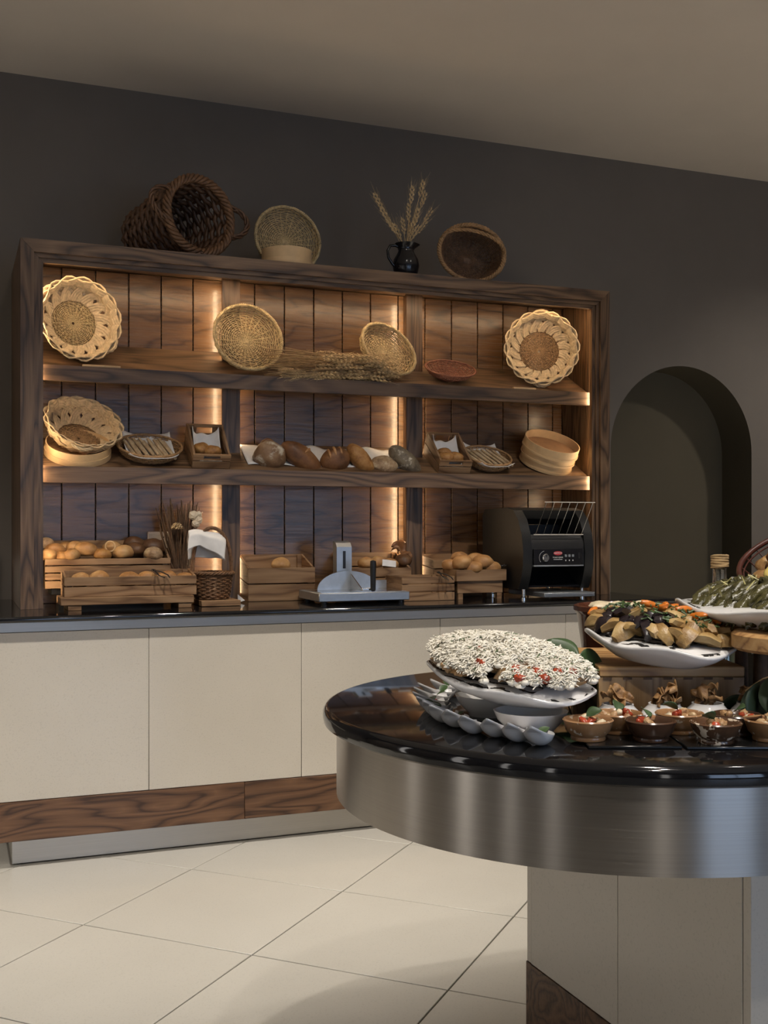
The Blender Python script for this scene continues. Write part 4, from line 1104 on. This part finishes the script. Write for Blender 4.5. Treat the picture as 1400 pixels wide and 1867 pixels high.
for i, (b_, t_) in enumerate(SP):
    pb, pt = atz(*b_, IT+.018), atz(*t_, IT+.045); d = pt-pb; yaw = math.atan2(d.y, d.x)
    o = link('tasting_spoon', sme, None, (pb.x, pb.y, IT), (0, 0, yaw))
    lb_ = 'white porcelain tasting spoon in the curved row around the cheese-covered platter'
    if i == 0: lb_ = 'white porcelain tasting spoon nearest the brown ramekins at the end of its row'
    if i == len(SP)-1: lb_ = 'white porcelain tasting spoon at the end of its row nearest the stone counter'
    tag(o, lb_, 'spoon', 'tasting spoons in a curved row')
    for q in range(3):
        s_ = link('pomegranate_seed', sed, None, (pb.x+random.uniform(-.008, .008), pb.y+random.uniform(-.008, .008), IT+.0085+.003*q), (q, i, 0)); tag(s_, 'dark red pomegranate seed in a tasting spoon', 'pomegranate seed', 'pomegranate seeds in the spoons')
    if i % 2 == 0 or i > 6:
        lf = link('mint_leaf', lf_small, None, (pb.x-.004, pb.y, IT+.017), (.3, -.4, i*1.3)); tag(lf, 'tiny green leaf in a tasting spoon', 'leaf', 'leaves in the spoons')

# wooden riser and the platter of roast aubergine
rz = .989
ri = thing('wooden_riser', 'pale wooden box riser with finger joints under the aubergine platter', 'riser', cz(.508, 1.905, IT), (0, 0, CY))
obj('top_board', MB().box(-.135, .118, -.002, .30, rz-IT-.018, rz-IT, .002), M['board'], ri)
obj('front_board', MB().box(-.135, .118, 0, .018, .0005, rz-IT-.0185, .001), M['board_z'], ri)
obj('back_board', MB().box(-.135, .118, .28, .298, .0005, rz-IT-.0185, .001), M['board_z'], ri)
for i in range(7): obj('finger_joint', MB().box(-.128+i*.035, -.113+i*.035, -.0028, -.0021, rz-IT-.0225, rz-IT-.0185), M['twig'], ri)
pl2, PM2 = platter('oval_platter', 'white oval platter with black brushwork heaped with roast aubergine', .476, 1.915, rz+.013, .140, .086, -44, .032, .006, (radians(8), radians(1)))
B['aub_flesh'] = crust('aubergine_flesh', (.17, .085, .028), (.38, .24, .09), (.55, .41, .20), 0, 45, .35)
M['aub_skin'] = plain('aub_skin', (.018, .012, .014), .25, .3, 30)
def wedge(seed):
    m = MB(); r = random.Random(seed); L_ = .042; w_ = .016
    for i in range(7):
        t_ = i/6; k = .35+.65*sin(pi*(t_*.85+.1)); x = (t_-.5)*L_; bend = .006*sin(pi*t_)+r.uniform(-.001, .001)
        m.v += [(x, -w_*k, .002+bend), (x, -w_*.3*k, .012*k+bend), (x, w_*.3*k, .014*k+bend), (x, w_*k, .003+bend), (x, w_*.5*k, -.008*k+bend), (x, -w_*.5*k, -.008*k+bend)]
    for i in range(6):
        for j in range(6):
            l = (j+1) % 6; m.f.append((i*6+j, i*6+l, (i+1)*6+l, (i+1)*6+j))
    m.f.append(tuple(range(6))[::-1]); m.f.append(tuple(36+j for j in range(6))); return m
wf = [wedge(i).mesh('aubergine_wedge', B['aub_flesh'] if i % 5 else M['aub_skin'], 48) for i in range(6)]
pts = []
for i in range(700):
    x, y = rs_.uniform(-.13, .13), rs_.uniform(-.07, .07)
    if (x/.118)**2+(y/.062)**2 > 1 or any((x-p[0])**2+(y-p[1])**2 < .0155**2 for p in pts): continue
    pts.append((x, y))
    o = link('aubergine_wedge', rs_.choice(wf), None, PM2 @ Vector((x, y, .032+mound(x, y, .14, .075, .038))), (rs_.uniform(-.9, .9), rs_.uniform(-.8, .8), rs_.uniform(0, 6)), (rs_.uniform(1.0, 1.35), rs_.uniform(.85, 1.2), rs_.uniform(.7, 1.1)))
    tag(o, 'black-skinned roast aubergine wedge on the brushwork platter' if o.data.materials[0] == M['aub_skin'] else 'tan-fleshed roast aubergine wedge on the brushwork platter', 'aubergine', 'aubergine wedges on the platter')
M['carrot'] = plain('carrot', (.60, .17, .02), .3, .3, 60)
ca = MB().blob(.017, .006, .006, 4, .25, 2, 12, 8).mesh('carrot_strip', M['carrot'], 60)
for x, y in ((-.135, .0), (-.02, .0), (.0, .02), (.01, -.01), (.03, .03), (.07, .01), (.09, .03), (.0, .045)):
    o = link('carrot_strip', ca, None, PM2 @ Vector((x, y, .056+mound(x, y, .14, .075, .038))), (rs_.uniform(-.3, .3), rs_.uniform(-.3, .3), rs_.uniform(0, 6))); tag(o, 'orange carrot strip among the aubergine wedges', 'carrot', 'carrot strips on the aubergine')
m = MB()
for i in range(120):
    r_ = sqrt(rs_.random()); t_ = rs_.uniform(0, 6.28); x, y = .11*r_*cos(t_), .05*r_*sin(t_); c = Vector((x, y, .052+mound(x, y, .14, .075, .038)+rs_.uniform(0, .006))); d = Vector((rs_.uniform(-1, 1), rs_.uniform(-1, 1), rs_.uniform(-.5, .5)))*.006
    m.tube([c-d, c+d], [.0012, .002], 4)
o = link('chopped_herbs', m.mesh('chopped_herbs', M['herb'], 60)); o.matrix_world = PM2; tag(o, 'chopped green herbs scattered over the roast aubergine', 'herbs', kind='stuff')

# brown casserole
cs = thing('casserole', 'deep round brown glazed casserole behind the aubergine platter', 'casserole', cz(.545, 2.44, IT+.0005))
obj('body', MB().lathe([(.001, 0), (.092, 0), (.096, .004), (.115, .138), (.122, .146), (.122, .156), (.116, .158), (.109, .150), (.092, .02), (.001, .014)], 48), G['red'], cs, ang=40)
obj('stock', MB().lathe([(.001, .128), (.105, .128), (.105, .124), (.001, .124)], 40), G['red'], cs)
M['bean'] = plain('bean', (.68, .58, .40), .4, .15, 40)
for i, (x, y, l_) in enumerate(((-.062, -.02, .03), (-.045, .005, .036), (-.02, -.03, .022), (.005, -.045, .035), (.02, -.01, .04), (.045, .01, .03), (.06, -.03, .026), (-.01, .03, .035), (.04, .045, .03), (-.05, .045, .03))):
    m = MB().blob(l_, .015, .013, 30+i, .25, 2.5, 16, 10)
    o = obj('dumpling', m, M['bean'], None, cz(.545+x, 2.44+y, IT+.150), (0, .1, CY+rs_.uniform(-.6, .6)), ang=60); tag(o, 'pale cream dumpling in the brown casserole', 'dumpling', 'dumplings in the casserole')

# vine-leaf platter on two round wooden stands
for X, Z, r, lbl in ((.645, 2.02, .10, 'round wooden stand under the far end of the vine-leaf platter'), (.685, 1.775, .118, 'round wooden stand with thick rim under the near end of the vine-leaf platter')):
    o = thing('wooden_stand', lbl, 'stand', cz(X, Z, IT), (0, 0, CY))
    obj('board', MB().lathe([(.001, .132), (r-.006, .132), (r, .137), (r, .157), (r-.006, .162), (.001, .162)], 44), M['board'], o, ang=50)
    for q in range(3):
        an = (q-1)*1.05; obj('leg', MB().lathe([(.014, .0005), (.011, .1315)], 12), M['twig'], o, (r*.6*cos(an), r*.6*sin(an), 0))
pl3, PM3 = platter('oval_platter', 'white wavy oval platter piled with stuffed vine leaves', .668, 1.83, IT+.1635, .275, .112, -72, .026, .008)
M['vine'] = plain('vine', (.060, .054, .020), .24, .7, 55, bump=.9)
vme = [MB().blob(.040, .013, .012, 40+i, .22, 3.2, 20, 12, shape=lambda d: 1+.10*sin(d.x*9+d.z*5)).mesh('stuffed_vine_leaf', M['vine'], 60) for i in range(4)]
PR = pl3.rotation_euler.to_matrix()
for k, (nx, zz, yy, el) in enumerate(((15, .030, -.058, .75), (15, .030, .055, -.75), (13, .058, -.022, .5), (12, .062, .024, -.4))):
    for i in range(nx):
        x = (i-(nx-1)/2)*.0315 + rs_.uniform(-.004, .004)
        if (x/.26)**2 + (yy/.10)**2 > 1: continue
        o = link('stuffed_vine_leaf', rs_.choice(vme), None, PM3 @ Vector((x, yy+rs_.uniform(-.005, .005), zz-.022*(x/.25)**2)))
        o.rotation_euler = (PR @ Matrix.Rotation(pi/2+rs_.uniform(-.2, .25), 3, 'Z') @ Matrix.Rotation(-el+rs_.uniform(-.15, .15), 3, 'Y') @ Matrix.Rotation(rs_.uniform(0, 6), 3, 'X')).to_euler()
        tag(o, 'glossy stuffed vine leaf on the wavy platter', 'vine leaf roll', 'stuffed vine leaves on the platter')
m = MB()
for i in range(45):
    r_ = sqrt(rs_.random()); t_ = rs_.uniform(0, 6.28); x, y = .24*r_*cos(t_), .08*r_*sin(t_); c = Vector((x, y, .048+.035*(1-r_*r_))); d = Vector((rs_.uniform(-1, 1), rs_.uniform(-1, 1), rs_.uniform(-.2, 1.2)))*.008
    m.tube([c-d, c+d], [.0015, .0008], 4)
M['onion'] = plain('onion', (.42, .38, .16), .3, .4, 50)
o = link('shredded_greens', m.mesh('shredded_greens', M['onion'], 60)); o.matrix_world = PM3; tag(o, 'shredded pale greens strewn over the stuffed vine leaves', 'greens', kind='stuff')

# glass bottle with twine round its neck
def glass():
    k = NT('bottle_glass'); k.set(Base_Color=(.93, .95, .92), Roughness=.03, IOR=1.45); k.b.inputs['Transmission Weight'].default_value = 1; return k.m
bo = thing('glass_bottle', 'clear glass bottle with twine wound round its neck', 'bottle', cz(.664, 2.17, IT+.0005))
obj('glass', MB().lathe([(.001, 0), (.030, 0), (.033, .004), (.033, .12), (.030, .145), (.019, .175), (.0148, .20), (.0128, .262), (.015, .264), (.015, .274), (.0125, .276), (.0105, .27), (.0105, .20), (.016, .172), (.027, .143), (.030, .12), (.030, .008), (.001, .006)], 32), glass(), bo, ang=50)
M['oil'] = plain('oil', (.30, .26, .12), .1, .1, 10)
obj('oil', MB().lathe([(.001, .009), (.0292, .009), (.0292, .12), (.0262, .143), (.0152, .172), (.0098, .20), (.0098, .218), (.001, .218)], 24), M['oil'], bo, ang=50)
M['twine'] = plain('twine', (.40, .27, .13), .8, .3, 60)
tw = [(.0158*cos(t_), .0158*sin(t_), .250+.0036*t_/(2*pi)+.001*sin(t_*1.7)) for t_ in (2*pi*7*i/160 for i in range(161))]
obj('twine', MB().tube(tw, .0022, 6), M['twine'], bo, ang=70)

# tilted wire basket
wkp = cz(.80, 2.06, 1.175); wk = thing('wire_basket', 'dark wire basket tilted on a stand and filled with roast vegetables', 'wire basket', wkp)
wk.rotation_euler = (Matrix.Rotation(CY, 3, 'Z') @ Matrix.Rotation(radians(-22), 3, 'Y') @ Matrix.Rotation(radians(18), 3, 'X')).to_euler()
m = MB(); prof = [(.012, -.075), (.06, -.068), (.105, -.035), (.130, .0)]; L_ = arclen(prof)
for k in range(6):
    r, z_, a_, b_ = along(prof, L_, L_[-1]*(k+.6)/6); m.tube([(r*cos(t_), r*sin(t_), z_) for t_ in (2*pi*i/40 for i in range(40))], .0016, 5, True)
for k in range(22):
    an = 2*pi*k/22; m.tube([(r*cos(an), r*sin(an), z_) for r, z_ in prof], .0016, 5)
M['rust'] = plain('rust', (.055, .014, .009), .35, .3, 40)
obj('wire_mesh', m, M['rust'], wk, kind='stuff', ang=70)
obj('rim', MB().tube([(.131*cos(t_), .131*sin(t_), 0) for t_ in (2*pi*i/48 for i in range(48))], .0055, 8, True), M['rust'], wk, ang=70)
st_ = thing('basket_stand', 'dark metal stand under the tilted wire basket', 'stand', cz(.80, 2.08, IT))
obj('base_plate', MB().lathe([(.001, .0005), (.07, .0005), (.07, .006), (.001, .006)], 32), M['rust'], st_)
obj('pole', MB().lathe([(.008, .0065), (.008, .195)], 12), M['rust'], st_)
WM = Matrix.Translation(wkp) @ wk.rotation_euler.to_matrix().to_4x4()
B['roastveg'] = crust('roastveg', (.05, .02, .01), (.20, .09, .03), (.40, .25, .10), 0, 50, .35)
vg = [MB().blob(.026, .022, .018, 90+i, .3, 2.3, 14, 10).mesh('roast_vegetable', B['roastveg'], 60) for i in range(4)]
for (x, y, z_) in [(.088*cos(a_)*k, .088*sin(a_)*k, zz) for k, zz, n_ in ((1, -.022, 10), (.62, -.036, 7), (.7, .0, 8), (.2, -.02, 3)) for a_ in (6.28*i/n_+k for i in range(n_))]:
    o = link('roast_vegetable', rs_.choice(vg), None, WM @ Vector((x, y, z_)), (rs_.uniform(0, 3), rs_.uniform(0, 3), rs_.uniform(0, 6))); tag(o, 'browned roast vegetable piece in the tilted wire basket', 'vegetable', 'roast vegetables in the wire basket')
M['lemon'] = plain('lemon', (.55, .42, .13), .4, .2, 40)
for (x, y, z_, r) in ((-.085, -.04, .022, .3), (-.05, -.075, .028, 1.1)):
    o = obj('lemon_wedge', MB().blob(.034, .014, .013, 3, .1, 2, 14, 10), M['lemon'], None, WM @ Vector((x, y, z_)), (.2, -.4, r), ang=60); tag(o, 'pale yellow lemon wedge on the roast vegetables', 'lemon', 'lemon wedges in the wire basket')

# eucalyptus sprigs
def sprig(label, pts, leaves, mat='leaf_grey', size=(.045, .018)):
    o = thing('eucalyptus_sprig', label, 'leaf sprig', pts[0]); P_ = [p-pts[0] for p in pts]
    obj('stem', MB().tube(P_, .0016, 5), M['wheat'], o)
    me = leaf_mesh(size[0], size[1], .25, mat)
    for i, (t_, az, el, s_) in enumerate(leaves):
        x = t_*(len(P_)-1); k = min(int(x), len(P_)-2); p = P_[k].lerp(P_[k+1], x-k)
        q = link('leaf', me, o, p, (Matrix.Rotation(CY+radians(az), 3, 'Z') @ Matrix.Rotation(radians(-el), 3, 'Y') @ Matrix.Rotation(radians(55 if i % 2 else 115), 3, 'X')).to_euler(), (s_,)*3); md = q.modifiers.new('solid', 'SOLIDIFY'); md.thickness = .0006
    return o
a_ = cz(.352, 2.10, IT+.012)
sprig('green eucalyptus sprig between the cheese-covered platter and the wooden riser', [a_, cz(.350, 2.03, .95), cz(.345, 1.96, .985), cz(.340, 1.92, 1.0)],
      [(.95, 150, 30, 1.5), (.9, 40, -10, 1.4), (.8, -40, -55, 1.5), (.7, 200, 5, 1.3), (.6, -60, -40, 1.4), (.5, 20, -30, 1.4), (.45, 170, -30, 1.3), (.3, -20, -20, 1.4), (.2, 150, 10, 1.3), (.75, -80, -70, 1.5), (.55, -20, -65, 1.3)], 'leaf')
a_ = cz(.655, 1.92, IT+.012)
sprig('grey-green eucalyptus sprig right of the wooden riser', [a_, cz(.60, 1.82, .96), cz(.615, 1.78, .985), cz(.68, 1.75, 1.01)],
      [(.3, -80, -60, 1.5), (.45, -60, -75, 1.6), (.6, -110, -70, 1.6), (.7, -60, -70, 1.5), (.8, -100, -65, 1.7), (.9, -70, -70, 1.5), (1, -30, -50, 1.5), (.2, 180, -30, 1.3), (.5, -20, -60, 1.4)], 'leaf_grey', (.048, .016))
for q, (X, Z, z_) in enumerate(((.30, 2.12, .955), (.285, 2.10, .935), (.315, 2.09, .97))):
    o = obj('dried_tomato', MB().blob(.026, .018, .016, 70+q, .5, 3, 18, 12), B['roastveg'], None, cz(X, Z, z_), (.3*q, .4, q), ang=60); tag(o, 'shrivelled dark red dried tomato behind the cheese-covered platter', 'dried tomato', 'dried tomatoes')

# white round jars topped with crisp fried slices
B['crisp'] = crust('crisp', (.10, .045, .016), (.27, .14, .05), (.46, .29, .13), 0, 60, .5)
def crisp_mesh(seed):
    r = random.Random(seed); ph = r.uniform(0, 6)
    def fn(a, b):
        x = (a-.5)*.052; y = (b-.5)*.020*(.4+sin(pi*a)**.6)
        return (x, y, .010*sin(a*4+ph)+.006*sin(b*6+ph*2)+.004*sin(a*11))
    return MB().grid(fn, 14, 6).mesh('fried_crisp', B['crisp'], 70)
cm = [crisp_mesh(i) for i in range(5)]
jar = MB().lathe([(.001, .0005), (.028, .0005), (.035, .004), (.041, .012), (.040, .018), (.034, .028), (.026, .036), (.026, .039), (.023, .039), (.023, .035), (.03, .026), (.036, .016), (.03, .008), (.001, .005)], 36).mesh('white_jar', M['white_glaze'], 60)
jl = ('white round jar of fried crisps next to the cheese-covered platter', 'white round jar of fried crisps in front of the left half of the riser', 'white round jar of fried crisps in front of the right side of the riser', 'white round jar of fried crisps by the grey-green eucalyptus sprig')
for i, (u, lb_) in enumerate(zip((1126, 1211, 1290, 1372), jl)):
    Z = 1.815+.004*i; X = (u-700)/2000*Z; p = cz(X, Z, IT)
    tag(link('white_jar', jar, None, p), lb_, 'jar', 'white jars of crisps')
    for q in range(6):
        o = link('fried_crisp', cm[(q+i) % 5], None, p+Vector((rs_.uniform(-.013, .013), rs_.uniform(-.013, .013), .042+.0035*q)), (rs_.uniform(-.9, .9), rs_.uniform(-.6, .4), rs_.uniform(0, 6)), (.74,)*3); md = o.modifiers.new('solid', 'SOLIDIFY'); md.thickness = .0015
        tag(o, 'curled brown fried crisp on the white jar ' + ('next to the cheese-covered platter', 'before the left half of the riser', 'before the right half of the riser', 'by the grey-green sprig')[i], 'crisp', 'fried crisps on the white jars')
# slate trays and ramekins
M['slate'] = plain('slate', (.008, .008, .008), .2, .2, 60)
for X, Z, lbl in ((.355, 1.69, 'thin black slate tray under the two ramekins next to the spoons'), (.50, 1.685, 'thin black slate tray under the speckled ramekin')):
    o = obj('slate_tray', MB().box(-.07, .07, -.055, .055, .0005, .005, .001), M['slate'], None, cz(X+.02, Z, IT), (0, 0, CY)); tag(o, lbl, 'tray')
ram = MB().lathe([(.001, 0), (.026, 0), (.027, .003), (.026, .006), (.034, .0145), (.0375, .026), (.039, .030), (.037, .032), (.0345, .030), (.032, .022), (.03, .015), (.001, .013)], 40)
rmesh = {k: ram.mesh('ramekin', G[k], 50) for k in ('tan', 'dark', 'speck')}
B['bits'] = crust('salad_bits', (.20, .06, .025), (.42, .24, .11), (.62, .48, .28), 0, 60, .35)
bm_ = [MB().blob(.010, .006, .006, 20+i, .4, 2.5, 12, 8).mesh('salad_piece', (B['bits'], M['bean'], M['tomato'], B['bits'])[i % 4], 60) for i in range(5)]
mint = leaf_mesh(.026, .012, .3)
RM = ((1072, 1.685, 'tan', 'tan glazed ramekin of salad at the end of the row beside the spoons'), (1186, 1.678, 'dark', 'dark brown glazed ramekin with a large mint leaf'), (1305, 1.66, 'speck', 'dark ramekin with white speckles'), (1404, 1.68, 'tan', 'tan ramekin under the grey-green sprig'),
      (1127, 1.742, 'tan', 'tan ramekin in front of the jar next to the cheese-covered platter'), (1239, 1.742, 'tan', 'tan ramekin between the dark and the speckled ramekins'), (1343, 1.73, 'dark', 'dark brown ramekin behind the speckled one'))
for i, (u, Z, k, lb_) in enumerate(RM):
    X = (u-700)/2000*Z; p = cz(X, Z, IT+.0055)
    tag(link('ramekin', rmesh[k], None, p, (0, 0, i)), lb_, 'ramekin')
    for q in range(9):
        o = link('salad_piece', bm_[(q+i) % 5], None, p+Vector((rs_.uniform(-.019, .019), rs_.uniform(-.019, .019), .024+.0022*(q % 4))), (rs_.uniform(-.8, .8), rs_.uniform(-.9, .9), rs_.uniform(0, 6))); tag(o, ('brown salad scrap', 'pale bean', 'red tomato bit', 'brown salad scrap', 'brown salad scrap')[(q+i) % 5] + ' in the ' + ('tan ramekin beside the spoons', 'dark ramekin with a large mint leaf', 'speckled ramekin', 'tan ramekin under the sprig', 'tan ramekin before the first jar', 'tan ramekin between dark and speckled ones', 'dark ramekin behind the speckled one')[i], 'salad piece', 'salad pieces in the ramekins')
    o = link('mint_leaf', mint, None, p+Vector((-.006, -.004, .036)), (.5, -.3, CY+i*1.9)); md = o.modifiers.new('solid', 'SOLIDIFY'); md.thickness = .0006; tag(o, 'green mint leaf on the ' + ('tan ramekin beside the spoons', 'dark brown ramekin', 'speckled ramekin', 'tan ramekin under the sprig', 'tan ramekin before the first jar', 'tan ramekin between dark and speckled ones', 'dark ramekin behind the speckled one')[i], 'leaf', 'mint leaves on the ramekins')

# folded paper corner at the foot of the first post
p = atz(436, 1100, CT)
tag(obj('paper_corner', MB().prism([(0, 0), (.030, .010), (0, .036)], -.001, .001, 'y'), M['linen'], None, (p.x, 4.50, CT+.0005), (0, 0, -.2)), 'small white folded paper corner on the worktop at the first post', 'paper')
